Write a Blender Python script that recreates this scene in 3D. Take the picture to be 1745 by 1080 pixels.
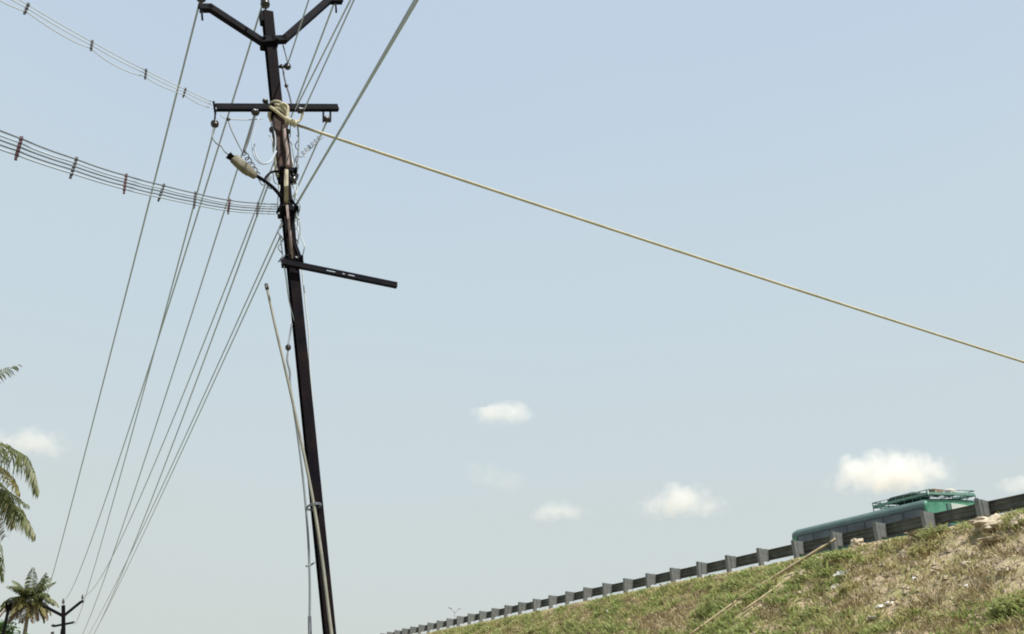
import bpy, math, random
import numpy as np
from mathutils import Vector, Matrix, noise

for o in list(bpy.data.objects):
    bpy.data.objects.remove(o)
R = math.radians
scene = bpy.context.scene
C = scene.collection

# ------------------------------------------------------------------ camera
FPX, W0, H0 = 1500.0, 1745.0, 1080.0          # focal length in photo pixels, photo size
PITCH = R(26.0)
EYE = Vector((0, 0, 1.6))
cam_d = bpy.data.cameras.new('camera')
cam_d.sensor_width = 36.0
cam_d.lens = 36.0 * FPX / W0
cam_d.clip_start = 0.05
cam_d.clip_end = 12000
cam = bpy.data.objects.new('camera', cam_d)
cam.location = EYE
cam.rotation_euler = (math.pi / 2 + PITCH, 0, 0)
C.objects.link(cam)
scene.camera = cam

# ------------------------------------------------------------------ sky, sun, exposure
SUN_DIR = Vector((0.65, -0.60, 0)).normalized()
SUN_EL = R(66)
world = bpy.data.worlds.new('World')
scene.world = world
world.use_nodes = True
wn = world.node_tree
wn.nodes.clear()
w_out = wn.nodes.new('ShaderNodeOutputWorld')
w_bg = wn.nodes.new('ShaderNodeBackground')
w_bg.inputs['Strength'].default_value = 0.10
sky = wn.nodes.new('ShaderNodeTexSky')
sky.sky_type = 'NISHITA'
sky.sun_disc = False
sky.sun_elevation = SUN_EL
sky.sun_rotation = math.atan2(SUN_DIR.x, SUN_DIR.y)
sky.air_density = 1.0
sky.dust_density = 3.0
sky.ozone_density = 1.0
# thin even haze over the clear sky: paler and greyer towards the horizon all round
w_co = wn.nodes.new('ShaderNodeTexCoord')
w_sep = wn.nodes.new('ShaderNodeSeparateXYZ')
w_ramp = wn.nodes.new('ShaderNodeValToRGB')
w_ramp.color_ramp.interpolation = 'EASE'
cr = w_ramp.color_ramp.elements
cr[0].position = 0.0;  cr[0].color = (0.62, 0.665, 0.63, 1)
cr[1].position = 1.0;  cr[1].color = (0.45, 0.57, 0.80, 1)
for pos, col in ((0.12, (0.64, 0.69, 0.665, 1)), (0.22, (0.64, 0.705, 0.70, 1)), (0.32, (0.625, 0.715, 0.745, 1)), (0.44, (0.602, 0.712, 0.775, 1)), (0.70, (0.555, 0.667, 0.80, 1))):
    e = cr.new(pos); e.color = col
w_mul = wn.nodes.new('ShaderNodeVectorMath'); w_mul.operation = 'SCALE'; w_mul.inputs['Scale'].default_value = 10.0 / 2 ** 0.55
w_mix = wn.nodes.new('ShaderNodeMix'); w_mix.data_type = 'RGBA'
w_mix.inputs['Factor'].default_value = 0.92
wl = wn.links.new
wl(w_co.outputs['Generated'], w_sep.inputs[0])
w_map = wn.nodes.new('ShaderNodeMapping'); w_map.inputs['Scale'].default_value = (1.0, 1.0, 3.5)
w_nz = wn.nodes.new('ShaderNodeTexNoise'); w_nz.inputs['Scale'].default_value = 1.6; w_nz.inputs['Detail'].default_value = 5
w_mr = wn.nodes.new('ShaderNodeMapRange'); w_mr.inputs['To Min'].default_value = -0.075; w_mr.inputs['To Max'].default_value = 0.075
w_add = wn.nodes.new('ShaderNodeMath'); w_add.operation = 'ADD'
wl(w_co.outputs['Generated'], w_map.inputs['Vector'])
wl(w_map.outputs['Vector'], w_nz.inputs['Vector'])
wl(w_nz.outputs['Fac'], w_mr.inputs['Value'])
wl(w_sep.outputs['Z'], w_add.inputs[0])
wl(w_mr.outputs['Result'], w_add.inputs[1])
wl(w_add.outputs[0], w_ramp.inputs['Fac'])
wl(w_ramp.outputs['Color'], w_mul.inputs[0])
wl(sky.outputs['Color'], w_mix.inputs['A'])
wl(w_mul.outputs['Vector'], w_mix.inputs['B'])
wl(w_mix.outputs['Result'], w_bg.inputs['Color'])
wl(w_bg.outputs['Background'], w_out.inputs['Surface'])

sun_d = bpy.data.lights.new('sun', 'SUN')
sun_d.energy = 5.0
sun_d.angle = R(0.53)
sun_d.color = (1.0, 0.95, 0.87)
sun = bpy.data.objects.new('sun', sun_d)
to_sun = Vector((SUN_DIR.x * math.cos(SUN_EL), SUN_DIR.y * math.cos(SUN_EL), math.sin(SUN_EL)))
sun.rotation_euler = to_sun.to_track_quat('Z', 'Y').to_euler()
sun.location = (20, 0, 60)
C.objects.link(sun)

vs = scene.view_settings
vs.view_transform = 'Standard'
vs.look = 'None'
vs.exposure = 0.55
vs.gamma = 1.0
vs.use_curve_mapping = False
scene.cycles.use_denoising = True
scene.cycles.pixel_filter_type = 'BLACKMAN_HARRIS'
scene.cycles.filter_width = 1.9
scene.cycles.volume_bounces = 8
scene.cycles.max_bounces = 12

# ------------------------------------------------------------------ helpers: pixels and road frame
CP, SP = math.cos(PITCH), math.sin(PITCH)
def ray(px, py):
    u, v = (px - W0 / 2) / FPX, (H0 / 2 - py) / FPX
    return Vector((u, CP - v * SP, SP + v * CP))
def at_depth(px, py, t):
    return EYE + ray(px, py) * t
def on_plane(px, py, p0, n):
    d = ray(px, py)
    return EYE + d * ((p0 - EYE).dot(n) / d.dot(n))
def on_z(px, py, z):
    d = ray(px, py)
    return EYE + d * ((z - EYE.z) / d.z)
def project(P):
    q = P - EYE
    depth = q.y * CP + q.z * SP
    return (W0 / 2 + FPX * q.x / depth, H0 / 2 - FPX * (q.z * CP - q.y * SP) / depth)

AZ = R(-24.9)
RD = Vector((math.sin(AZ), math.cos(AZ), 0))     # along the road / power line, away from camera
RN = Vector((math.cos(AZ), -math.sin(AZ), 0))    # to the right of it
def sp(s, p, z=0.0):
    return RD * s + RN * p + Vector((0, 0, z))
P_RAIL = 23.9
ra = on_plane(1745, 838, RN * P_RAIL, RN)
rb = on_plane(704, 1069, RN * P_RAIL, RN)
sa, sb = ra.dot(RD), rb.dot(RD)
GRADE = (rb.z - ra.z) / (sb - sa)
def rail_top(s):
    return ra.z + GRADE * (s - sa)
P_CREST = 23.15
def smooth(a, b, x):
    t = min(1, max(0, (x - a) / (b - a)))
    return t * t * (3 - 2 * t)
CROSS = 0.09
def crest_z(s):
    return rail_top(s) - 0.80
SLOPE = 1.5
def surf(s, p, rough=True):
    """height of the embankment face"""
    zc = crest_z(s)
    z = zc - (P_CREST - p) / SLOPE if p < P_CREST else zc
    if p < P_CREST + 0.2:
        z += 0.06 * (1 - smooth(34, 46, s)) * smooth(P_CREST - 3.5, P_CREST - 0.6, p)
        z += 0.12 * math.exp(-((s - 16.0) / 2.2) ** 2 - ((p - 22.6) / 0.9) ** 2)
    if rough:
        k = smooth(P_CREST + 0.1, P_CREST - 1.2, p) * 0.85 + 0.15
        if p > P_CREST + 0.15: k = 0
        q = Vector((s * 0.35, p * 0.35, 3.1))
        z += k * (0.30 * noise.noise(q) + 0.16 * noise.noise(q * 3.1) + 0.07 * noise.noise(q * 8.3) + 0.17 * noise.noise(Vector((s * 0.9 + p * .25, p * 0.16, 7.7))))
    return max(z, -0.02 + 0.0 * s)
def on_slope(px, py):
    d = ray(px, py)
    t, last = 8.0, 8.0
    while t < 110:
        P = EYE + d * t
        if P.z < surf(P.dot(RD), P.dot(RN)):
            lo, hi = last, t
            for _ in range(18):
                m = (lo + hi) / 2
                P = EYE + d * m
                if P.z < surf(P.dot(RD), P.dot(RN)): hi = m
                else: lo = m
            return EYE + d * hi
        last = t
        t += 0.15
    return EYE + d * 30

# ------------------------------------------------------------------ helpers: materials
def mat(name, col, col2=None, rough=0.7, metal=0.0, scale=6.0, bump=0.0, bump_scale=None, spec=0.4, island=0.0, detail=5.0, lo=0.35, hi=0.65, transl=0.0):
    m = bpy.data.materials.new(name)
    m.use_nodes = True
    nt = m.node_tree
    b = nt.nodes['Principled BSDF']
    b.inputs['Roughness'].default_value = rough
    b.inputs['Metallic'].default_value = metal
    b.inputs['Specular IOR Level'].default_value = spec
    tc = nt.nodes.new('ShaderNodeTexCoord')
    nz = nt.nodes.new('ShaderNodeTexNoise')
    nz.inputs['Scale'].default_value = scale
    nz.inputs['Detail'].default_value = detail
    nz.inputs['Roughness'].default_value = 0.6
    nt.links.new(tc.outputs['Object'], nz.inputs['Vector'])
    rp = nt.nodes.new('ShaderNodeValToRGB')
    rp.color_ramp.elements[0].position = lo
    rp.color_ramp.elements[1].position = hi
    rp.color_ramp.elements[0].color = (*col, 1)
    rp.color_ramp.elements[1].color = (*(col2 or col), 1)
    nt.links.new(nz.outputs['Fac'], rp.inputs['Fac'])
    out = rp.outputs['Color']
    if island > 0:
        g = nt.nodes.new('ShaderNodeNewGeometry')
        mr = nt.nodes.new('ShaderNodeMapRange')
        mr.inputs['To Min'].default_value = 1 - island
        mr.inputs['To Max'].default_value = 1 + island
        nt.links.new(g.outputs['Random Per Island'], mr.inputs['Value'])
        h = nt.nodes.new('ShaderNodeHueSaturation')
        nt.links.new(out, h.inputs['Color'])
        nt.links.new(mr.outputs['Result'], h.inputs['Value'])
        out = h.outputs['Color']
    nt.links.new(out, b.inputs['Base Color'])
    if bump > 0:
        n2 = nt.nodes.new('ShaderNodeTexNoise')
        n2.inputs['Scale'].default_value = bump_scale or scale * 4
        n2.inputs['Detail'].default_value = 6
        nt.links.new(tc.outputs['Object'], n2.inputs['Vector'])
        bp = nt.nodes.new('ShaderNodeBump')
        bp.inputs['Strength'].default_value = bump
        bp.inputs['Distance'].default_value = 0.03
        nt.links.new(n2.outputs['Fac'], bp.inputs['Height'])
        nt.links.new(bp.outputs['Normal'], b.inputs['Normal'])
    if transl > 0:
        tr = nt.nodes.new('ShaderNodeBsdfTranslucent')
        nt.links.new(out, tr.inputs['Color'])
        mx = nt.nodes.new('ShaderNodeMixShader')
        mx.inputs['Fac'].default_value = transl
        nt.links.new(b.outputs['BSDF'], mx.inputs[1])
        nt.links.new(tr.outputs['BSDF'], mx.inputs[2])
        nt.links.new(mx.outputs['Shader'], nt.nodes['Material Output'].inputs['Surface'])
    return m

M = {}
M['pole'] = mat('black_weathered_steel', (0.004, 0.004, 0.007), (0.014, 0.009, 0.009), 0.8, 0.0, 5, 0.12, 40, spec=0.04, lo=0.4, hi=0.72)
M['arm'] = mat('dark_painted_steel', (0.004, 0.005, 0.009), (0.009, 0.008, 0.011), 0.75, 0, 9, 0.1, 40, spec=0.05)
M['rust'] = mat('rusty_steel', (0.016, 0.009, 0.008), (0.060, 0.028, 0.020), 0.85, 0, 14, 0.4, 60, lo=0.38, hi=0.66)
M['conduit'] = mat('cream_plastic_conduit', (0.32, 0.30, 0.20), (0.23, 0.20, 0.14), 0.6, 0, 10)
M['conduit_pink'] = mat('weathered_pinkish_conduit', (0.25, 0.20, 0.185), (0.16, 0.115, 0.10), 0.65, 0, 16)
M['insulator'] = mat('brown_glazed_porcelain', (0.010, 0.011, 0.014), (0.022, 0.018, 0.018), 0.28, 0, 8, spec=0.5)
M['wire'] = mat('weathered_aluminium_wire', (0.32, 0.385, 0.46), (0.38, 0.44, 0.51), 0.7, 0.0, 1)
M['wire_dark'] = mat('dark_insulated_wire', (0.035, 0.04, 0.05), (0.06, 0.065, 0.075), 0.6, 0, 5)
M['wire_mid'] = mat('greyed_cable_sheath', (0.14, 0.165, 0.19), (0.20, 0.225, 0.245), 0.6, 0, 5)
M['wire_pale'] = mat('pale_cable_sheath', (0.40, 0.45, 0.47), (0.48, 0.52, 0.53), 0.6, 0, 4)
M['spacer'] = mat('black_plastic_spacer', (0.03, 0.035, 0.045), (0.06, 0.06, 0.07), 0.6, 0, 8)
M['spacer_red'] = mat('dull_red_plastic_spacer', (0.11, 0.045, 0.06), (0.07, 0.04, 0.05), 0.6, 0, 8)
M['rope'] = mat('tan_fibre_rope', (0.38, 0.36, 0.265), (0.50, 0.465, 0.35), 0.9, 0, 6, 0.2, 60)
M['rope_pale'] = mat('pale_frayed_rope', (0.54, 0.50, 0.37), (0.36, 0.32, 0.21), 0.85, 0, 40, 0.5, 120)
M['bamboo'] = mat('weathered_green_bamboo', (0.17, 0.175, 0.145), (0.26, 0.25, 0.21), 0.7, 0, 8)
M['bamboo_dry'] = mat('dry_bamboo', (0.27, 0.215, 0.125), (0.38, 0.31, 0.195), 0.85, 0, 5, 0.3, 20)
M['lamp'] = mat('yellowed_lamp_housing', (0.085, 0.076, 0.05), (0.165, 0.15, 0.105), 0.7, 0, 16)
M['lamp_lens'] = mat('dusty_lamp_cover', (0.11, 0.092, 0.05), (0.17, 0.145, 0.09), 0.6, 0, 10)
M['galv'] = mat('galvanised_steel', (0.125, 0.135, 0.132), (0.18, 0.185, 0.178), 0.6, 0.3, 4, 0.1, 40)
M['galv_dirty'] = mat('grimy_galvanised_beam', (0.075, 0.085, 0.08), (0.14, 0.145, 0.135), 0.6, 0.3, 3, 0.1, 40)
M['asphalt'] = mat('asphalt', (0.045, 0.045, 0.045), (0.06, 0.058, 0.055), 0.9, 0, 2, 0.4, 90)
M['white_paint'] = mat('road_paint', (0.7, 0.7, 0.68), (0.6, 0.6, 0.58), 0.7, 0, 5)
M['ground'] = mat('dusty_ground', (0.22, 0.18, 0.12), (0.13, 0.15, 0.07), 0.95, 0, 0.25, 0.4, 10)
M['bus_green'] = mat('sea_green_bus_paint', (0.055, 0.20, 0.125), (0.10, 0.27, 0.18), 0.55, 0, 2.5, spec=0.3)
M['bus_teal'] = mat('faded_teal_roof_paint', (0.072, 0.122, 0.118), (0.10, 0.155, 0.148), 0.5, 0, 2)
M['bus_dark'] = mat('dark_blue_grey_bus_skirt', (0.03, 0.04, 0.05), (0.045, 0.055, 0.065), 0.45, 0, 2)
M['bus_sky_glass'] = mat('bus_window_painted_sky_reflection', (0.42, 0.48, 0.43), (0.52, 0.56, 0.51), 0.5, 0, 3)  # end window glass; its pale colour paints in the reflected sky
M['glass'] = mat('dark_tinted_bus_glass', (0.035, 0.05, 0.065), (0.10, 0.125, 0.14), 0.2, 0, 1.1, spec=0.5)  # the paler noise tone paints reflections into some panes
M['tyre'] = mat('tyre_rubber', (0.02, 0.02, 0.02), (0.03, 0.03, 0.03), 0.85)
M['rack'] = mat('green_roof_rack_paint', (0.09, 0.22, 0.17), (0.16, 0.28, 0.23), 0.5, 0, 6)
M['tarp'] = mat('dark_green_tarpaulin', (0.012, 0.03, 0.026), (0.025, 0.05, 0.042), 0.6, 0, 5, 0.4, 12)
M['sack'] = mat('pale_sacking', (0.52, 0.51, 0.45), (0.40, 0.38, 0.33), 0.8, 0, 7, 0.4, 20)
M['red_box'] = mat('brown_carton', (0.20, 0.12, 0.09), (0.26, 0.17, 0.12), 0.8, 0, 6)
M['rock'] = mat('pale_dusty_rock', (0.46, 0.40, 0.30), (0.33, 0.275, 0.20), 0.95, 0, 3.5, 0.9, 9)
M['litter'] = mat('white_plastic_litter', (0.80, 0.80, 0.76), (0.66, 0.66, 0.62), 0.5, 0, 9)
M['palm_leaf'] = mat('coconut_leaf', (0.095, 0.12, 0.045), (0.16, 0.17, 0.07), 0.5, 0, 1.2, island=0.35, transl=0.38, spec=0.5)
M['palm_dry'] = mat('yellowing_coconut_leaf', (0.21, 0.19, 0.065), (0.16, 0.15, 0.06), 0.6, 0, 1.2, island=0.3, transl=0.3)
M['palm_brown'] = mat('dead_brown_coconut_leaf', (0.13, 0.095, 0.06), (0.19, 0.14, 0.09), 0.8, 0, 1.5, island=0.3)
M['rachis'] = mat('leaf_midrib', (0.20, 0.19, 0.08), (0.13, 0.13, 0.06), 0.6, 0, 3)
M['trunk'] = mat('palm_trunk_bark', (0.17, 0.145, 0.115), (0.26, 0.225, 0.18), 0.95, 0, 5, 0.8, 14)
M['tree_leaf'] = mat('broad_green_leaf', (0.045, 0.095, 0.022), (0.085, 0.14, 0.035), 0.5, 0, 1.5, island=0.35, transl=0.25)
M['coconut'] = mat('green_coconut', (0.16, 0.15, 0.05), (0.11, 0.12, 0.04), 0.5, 0, 4)
M['grass_dry'] = mat('straw_dry_grass', (0.40, 0.345, 0.20), (0.31, 0.265, 0.145), 0.85, 0, 0.5, island=0.35, transl=0.25)
M['grass_green'] = mat('green_weed_leaf', (0.225, 0.285, 0.095), (0.28, 0.31, 0.12), 0.7, 0, 0.5, island=0.3, transl=0.42)
M['grass_olive'] = mat('olive_grass', (0.335, 0.335, 0.14), (0.40, 0.37, 0.175), 0.8, 0, 0.5, island=0.3, transl=0.4)
M['grass_brown'] = mat('withered_brown_weed', (0.30, 0.24, 0.155), (0.38, 0.305, 0.205), 0.9, 0, 0.6, island=0.3)
M['rubble'] = mat('rubble_stone', (0.43, 0.36, 0.26), (0.33, 0.27, 0.19), 0.95, 0, 3, 0.5, 20, island=0.3)

def slope_material():
    m = bpy.data.materials.new('dry_earth_bank')
    m.use_nodes = True
    nt = m.node_tree
    b = nt.nodes['Principled BSDF']
    b.inputs['Roughness'].default_value = 0.97
    b.inputs['Specular IOR Level'].default_value = 0.15
    tc = nt.nodes.new('ShaderNodeTexCoord')
    def nz(scale, det=6):
        n = nt.nodes.new('ShaderNodeTexNoise')
        n.inputs['Scale'].default_value = scale
        n.inputs['Detail'].default_value = det
        n.inputs['Roughness'].default_value = 0.65
        nt.links.new(tc.outputs['Object'], n.inputs['Vector'])
        return n
    def ramp(n, a, ca, bb, cb):
        r = nt.nodes.new('ShaderNodeValToRGB')
        r.color_ramp.elements[0].position = a; r.color_ramp.elements[0].color = (*ca, 1)
        r.color_ramp.elements[1].position = bb; r.color_ramp.elements[1].color = (*cb, 1)
        nt.links.new(n.outputs['Fac'], r.inputs['Fac'])
        return r
    earth = ramp(nz(3.4, 9), 0.35, (0.44, 0.36, 0.25), 0.66, (0.27, 0.215, 0.145))
    green = ramp(nz(4.2, 9), 0.35, (0.20, 0.205, 0.09), 0.65, (0.30, 0.26, 0.135))
    fac = ramp(nz(1.1, 8), 0.44, (0, 0, 0), 0.58, (1, 1, 1))
    mx = nt.nodes.new('ShaderNodeMix'); mx.data_type = 'RGBA'
    nt.links.new(fac.outputs['Color'], mx.inputs['Factor'])
    nt.links.new(earth.outputs['Color'], mx.inputs['A'])
    nt.links.new(green.outputs['Color'], mx.inputs['B'])
    nt.links.new(mx.outputs['Result'], b.inputs['Base Color'])
    bp = nt.nodes.new('ShaderNodeBump'); bp.inputs['Strength'].default_value = 0.8; bp.inputs['Distance'].default_value = 0.06
    nt.links.new(nz(7, 8).outputs['Fac'], bp.inputs['Height'])
    nt.links.new(bp.outputs['Normal'], b.inputs['Normal'])
    return m
M['slope'] = slope_material()

# ------------------------------------------------------------------ helpers: meshes and objects
def frame(d, up=None):
    d = d.normalized()
    u = up if up is not None else (Vector((0, 0, 1)) if abs(d.z) < 0.95 else Vector((0, 1, 0)))
    x = d.cross(u)
    if x.length < 1e-6: x = d.cross(Vector((1, 0, 0)))
    x.normalize()
    return x, x.cross(d).normalized(), d

class MB:
    def __init__(self):
        self.v, self.f, self.sm = [], [], []
    def add(self, vs_, fs, smooth_=False):
        n = len(self.v)
        self.v += [tuple(q) for q in vs_]
        for f in fs:
            self.f.append(tuple(i + n for i in f)); self.sm.append(smooth_)
        return self
    def bar(self, a, b, w, h, up=None, ends=(1, 1)):
        a, b = Vector(a), Vector(b)
        x, y, d = frame(b - a, up)
        q = []
        for P, k in ((a, ends[0]), (b, ends[1])):
            for sx, sy in ((-1, -1), (1, -1), (1, 1), (-1, 1)):
                q.append(P + x * (sx * w * k / 2) + y * (sy * h * k / 2))
        return self.add(q, [(0, 1, 2, 3), (7, 6, 5, 4), (0, 4, 5, 1), (1, 5, 6, 2), (2, 6, 7, 3), (3, 7, 4, 0)])
    def box(self, c, ax, ay, az):
        c = Vector(c)
        q = [c + ax * sx + ay * sy + az * sz for sz in (-1, 1) for sx, sy in ((-1, -1), (1, -1), (1, 1), (-1, 1))]
        return self.add(q, [(0, 1, 2, 3), (7, 6, 5, 4), (0, 4, 5, 1), (1, 5, 6, 2), (2, 6, 7, 3), (3, 7, 4, 0)])
    def tube(self, pts, r, n=6, r2=None, closed=False):
        pts = [Vector(p) for p in pts]
        m = len(pts)
        rs = r if isinstance(r, (list, tuple)) else [r + (r2 - r) * i / max(1, m - 1) if r2 is not None else r for i in range(m)]
        ref = None
        q, fs = [], []
        for i, P in enumerate(pts):
            if closed: t = pts[(i + 1) % m] - pts[i - 1]
            else: t = pts[min(i + 1, m - 1)] - pts[max(i - 1, 0)]
            t.normalize()
            if ref is None:
                x, y, _ = frame(t)
            else:
                x = (ref - t * ref.dot(t)).normalized(); y = t.cross(x)
            ref = x
            for k in range(n):
                a = 2 * math.pi * k / n
                q.append(P + x * (rs[i] * math.cos(a)) + y * (rs[i] * math.sin(a)))
        for i in range(m if closed else m - 1):
            j = (i + 1) % m
            for k in range(n):
                fs.append((i * n + k, i * n + (k + 1) % n, j * n + (k + 1) % n, j * n + k))
        self.add(q, fs, True)
        if not closed:
            self.f.append(tuple(len(self.v) - m * n + k for k in reversed(range(n)))); self.sm.append(False)
            self.f.append(tuple(len(self.v) - n + k for k in range(n))); self.sm.append(False)
        return self
    def lathe(self, base, axis, prof, n=14):
        x, y, d = frame(Vector(axis))
        q, fs = [], []
        for r, h in prof:
            for k in range(n):
                a = 2 * math.pi * k / n
                q.append(Vector(base) + d * h + x * (r * math.cos(a)) + y * (r * math.sin(a)))
        for i in range(len(prof) - 1):
            for k in range(n):
                fs.append((i * n + k, i * n + (k + 1) % n, (i + 1) * n + (k + 1) % n, (i + 1) * n + k))
        fs.append(tuple(reversed(range(n))))
        fs.append(tuple((len(prof) - 1) * n + k for k in range(n)))
        return self.add(q, fs, True)
    def build(self, name, m, parent=None, kind=None):
        me = bpy.data.meshes.new(name)
        me.from_pydata(self.v, [], self.f)
        me.polygons.foreach_set('use_smooth', self.sm)
        me.materials.append(M[m] if isinstance(m, str) else m)
        me.update()
        return link(name, me, parent, kind)

def link(name, me, parent=None, kind=None):
    o = bpy.data.objects.new(name, me)
    C.objects.link(o)
    if parent is not None:
        o.parent = parent
        o.matrix_parent_inverse = Matrix.Translation(-root_loc(parent))
    if kind: o['kind'] = kind
    return o
def root_loc(o):
    v = Vector(o.location)
    while o.parent is not None:
        o = o.parent
        v = Vector(o.location)
        return v
    return v
def tag(o, label, cat, group=None):
    o['label'] = label; o['category'] = cat
    if group: o['group'] = group
    return o
def thing(name, label, cat, loc, group=None):
    o = bpy.data.objects.new(name, None)
    o.empty_display_size = 0.2
    o.location = loc
    C.objects.link(o)
    return tag(o, label, cat, group)
def catmull(pts, n=8):
    pts = [Vector(p) for p in pts]
    out = []
    P = [pts[0] * 2 - pts[1]] + pts + [pts[-1] * 2 - pts[-2]]
    for i in range(1, len(P) - 2):
        for k in range(n):
            t = k / n
            a, b, c, d = P[i - 1], P[i], P[i + 1], P[i + 2]
            out.append(0.5 * ((2 * b) + (c - a) * t + (2 * a - 5 * b + 4 * c - d) * t * t + (3 * b - a - 3 * c + d) * t ** 3))
    out.append(pts[-1])
    return out
def fast_mesh(name, verts, faces_flat, loop_start, loop_total, m, smooth_=False):
    me = bpy.data.meshes.new(name)
    me.vertices.add(len(verts)); me.vertices.foreach_set('co', np.asarray(verts, np.float32).ravel())
    me.loops.add(len(faces_flat)); me.loops.foreach_set('vertex_index', np.asarray(faces_flat, np.int32))
    me.polygons.add(len(loop_start))
    me.polygons.foreach_set('loop_start', np.asarray(loop_start, np.int32))
    me.polygons.foreach_set('loop_total', np.asarray(loop_total, np.int32))
    me.update(calc_edges=True)
    me.validate()
    me.materials.append(M[m])
    return me

# ================================================================== SETTING
# ground sheet
g = MB()
g.add([(-4000, -4000, -0.06), (4000, -4000, -0.06), (4000, 4000, -0.06), (-4000, 4000, -0.06)], [(0, 1, 2, 3)])
g.build('ground', 'ground', kind='structure')

# embankment: rough face towards the camera, flat top, far face
S0, S1 = -30.0, 150.0
def build_embankment():
    ss = list(np.arange(S0, 4, 1.2)) + list(np.arange(4, 50, 0.22)) + list(np.arange(50, 95, 0.4)) + list(np.arange(95, S1 + 0.1, 1.5))
    ps_n = np.arange(0, 1.0001, 1 / 70.0)
    v, f = [], []
    cols = []
    for s in ss:
        zc = crest_z(s)
        ptoe = P_CREST - zc * SLOPE - 1.0
        ps = [ptoe + (P_CREST - ptoe) * (k ** 0.8) for k in ps_n]
        ps += [P_CREST + 0.12, P_CREST + 0.25, 24.5, 36.2]
        n0 = len(v)
        for p in ps:
            z = surf(s, p) if p < P_CREST + 0.2 else crest_z(s) + CROSS * max(0, p - 24.5)
            v.append(sp(s, p, z))
        v.append(sp(s, 36.2 + zc * SLOPE, -0.05))
        cols.append((n0, len(v) - n0))
    for (a, n), (b, _) in zip(cols[:-1], cols[1:]):
        for k in range(n - 1):
            f.append((a + k, a + k + 1, b + k + 1, b + k))
    mb = MB(); mb.add(v, f, True)
    return mb.build('embankment', 'slope', kind='structure')
build_embankment()

r_ = MB()
r_.add([sp(S0, 24.5, crest_z(S0) + .03), sp(S0, 36.0, crest_z(S0) + .03 + CROSS * 11.5), sp(S1, 36.0, crest_z(S1) + .03 + CROSS * 11.5), sp(S1, 24.5, crest_z(S1) + .03)], [(0, 1, 2, 3)])
r_.build('road', 'asphalt', kind='structure')
l_ = MB()
for p in (24.8, 35.7):
    l_.add([sp(a, q, crest_z(a) + .038 + CROSS * (q - 24.5)) for a, q in ((S0, p), (S0, p + .12), (S1, p + .12), (S1, p))], [(0, 1, 2, 3)])
l_.build('road_marking', 'white_paint', kind='structure')

# ================================================================== CLOUDS (small cumulus far off)
def cloud_material(dens, seed):
    m = bpy.data.materials.new('cloud_vapour')
    m.use_nodes = True
    nt = m.node_tree
    nt.nodes.clear()
    out = nt.nodes.new('ShaderNodeOutputMaterial')
    pv = nt.nodes.new('ShaderNodeVolumePrincipled')
    pv.inputs['Color'].default_value = (0.955, 0.935, 0.905, 1)
    pv.inputs['Anisotropy'].default_value = 0.25
    tc = nt.nodes.new('ShaderNodeTexCoord')
    mp = nt.nodes.new('ShaderNodeMapping')
    mp.inputs['Location'].default_value = (-1, -1, -1)
    mp.inputs['Scale'].default_value = (2, 2, 2)
    nt.links.new(tc.outputs['Generated'], mp.inputs['Vector'])
    ln = nt.nodes.new('ShaderNodeVectorMath'); ln.operation = 'LENGTH'
    nt.links.new(mp.outputs['Vector'], ln.inputs[0])
    nz = nt.nodes.new('ShaderNodeTexNoise')
    nz.inputs['Scale'].default_value = 0.030
    nz.inputs['Detail'].default_value = 7
    nz.inputs['Roughness'].default_value = 0.62
    ad = nt.nodes.new('ShaderNodeVectorMath'); ad.operation = 'ADD'; ad.inputs[1].default_value = (seed * 71.0, 0, 0)
    nt.links.new(tc.outputs['Object'], ad.inputs[0])
    nt.links.new(ad.outputs[0], nz.inputs['Vector'])
    def math_(op, a, b):
        n = nt.nodes.new('ShaderNodeMath'); n.operation = op
        for i, q in enumerate((a, b)):
            if isinstance(q, (int, float)): n.inputs[i].default_value = q
            else: nt.links.new(q, n.inputs[i])
        return n.outputs[0]
    e = math_('SUBTRACT', 1.0, ln.outputs['Value'])                       # 1 in the core, 0 at the rim
    e = math_('ADD', e, math_('MULTIPLY', math_('SUBTRACT', nz.outputs['Fac'], 0.54), 2.3))
    mr = nt.nodes.new('ShaderNodeMapRange')
    mr.interpolation_type = 'SMOOTHSTEP'
    mr.inputs['From Min'].default_value = 0.0
    mr.inputs['From Max'].default_value = 0.85
    mr.inputs['To Max'].default_value = dens
    nt.links.new(e, mr.inputs['Value'])
    nt.links.new(mr.outputs['Result'], pv.inputs['Density'])
    nt.links.new(pv.outputs['Volume'], out.inputs['Volume'])
    return m

def cloud(cx, cy, wpx, hpx, dens, label, lobes, seed, dist=1500.0):
    rnd = random.Random(seed)
    c = at_depth(cx, cy, dist)
    k = dist / FPX
    hw, hh = wpx * k / 2, hpx * k / 2
    dep = hw * 0.8
    # icosphere-like lattice pushed out to the union of lobes
    v, f = [], []
    NU, NV = 40, 22
    for j in range(NV + 1):
        th = math.pi * j / NV
        for i in range(NU):
            ph = 2 * math.pi * i / NU
            n = Vector((math.sin(th) * math.cos(ph), math.sin(th) * math.sin(ph), math.cos(th)))
            best = 0.25
            for lx, lz, lr in lobes:
                L = Vector((lx, 0, lz))
                b = n.dot(L); cc = L.dot(L) - lr * lr
                dd = b * b - cc
                if dd > 0: best = max(best, b + math.sqrt(dd))
            best *= 1 + 0.12 * noise.noise(n * 2.3 + Vector((seed, 0, 0)))
            q = Vector((n.x * hw, n.y * dep, n.z * hh)) * best
            q.z = max(q.z, -0.72 * hh)
            v.append(q)
    for j in range(NV):
        for i in range(NU):
            f.append(((j + 1) * NU + i, (j + 1) * NU + (i + 1) % NU, j * NU + (i + 1) % NU, j * NU + i))
    mb = MB(); mb.add(v, f, True)
    o = mb.build('cloud', cloud_material(dens, seed))
    o.location = c
    tag(o, label, 'cloud', 'small fair-weather clouds')
    return o
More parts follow.
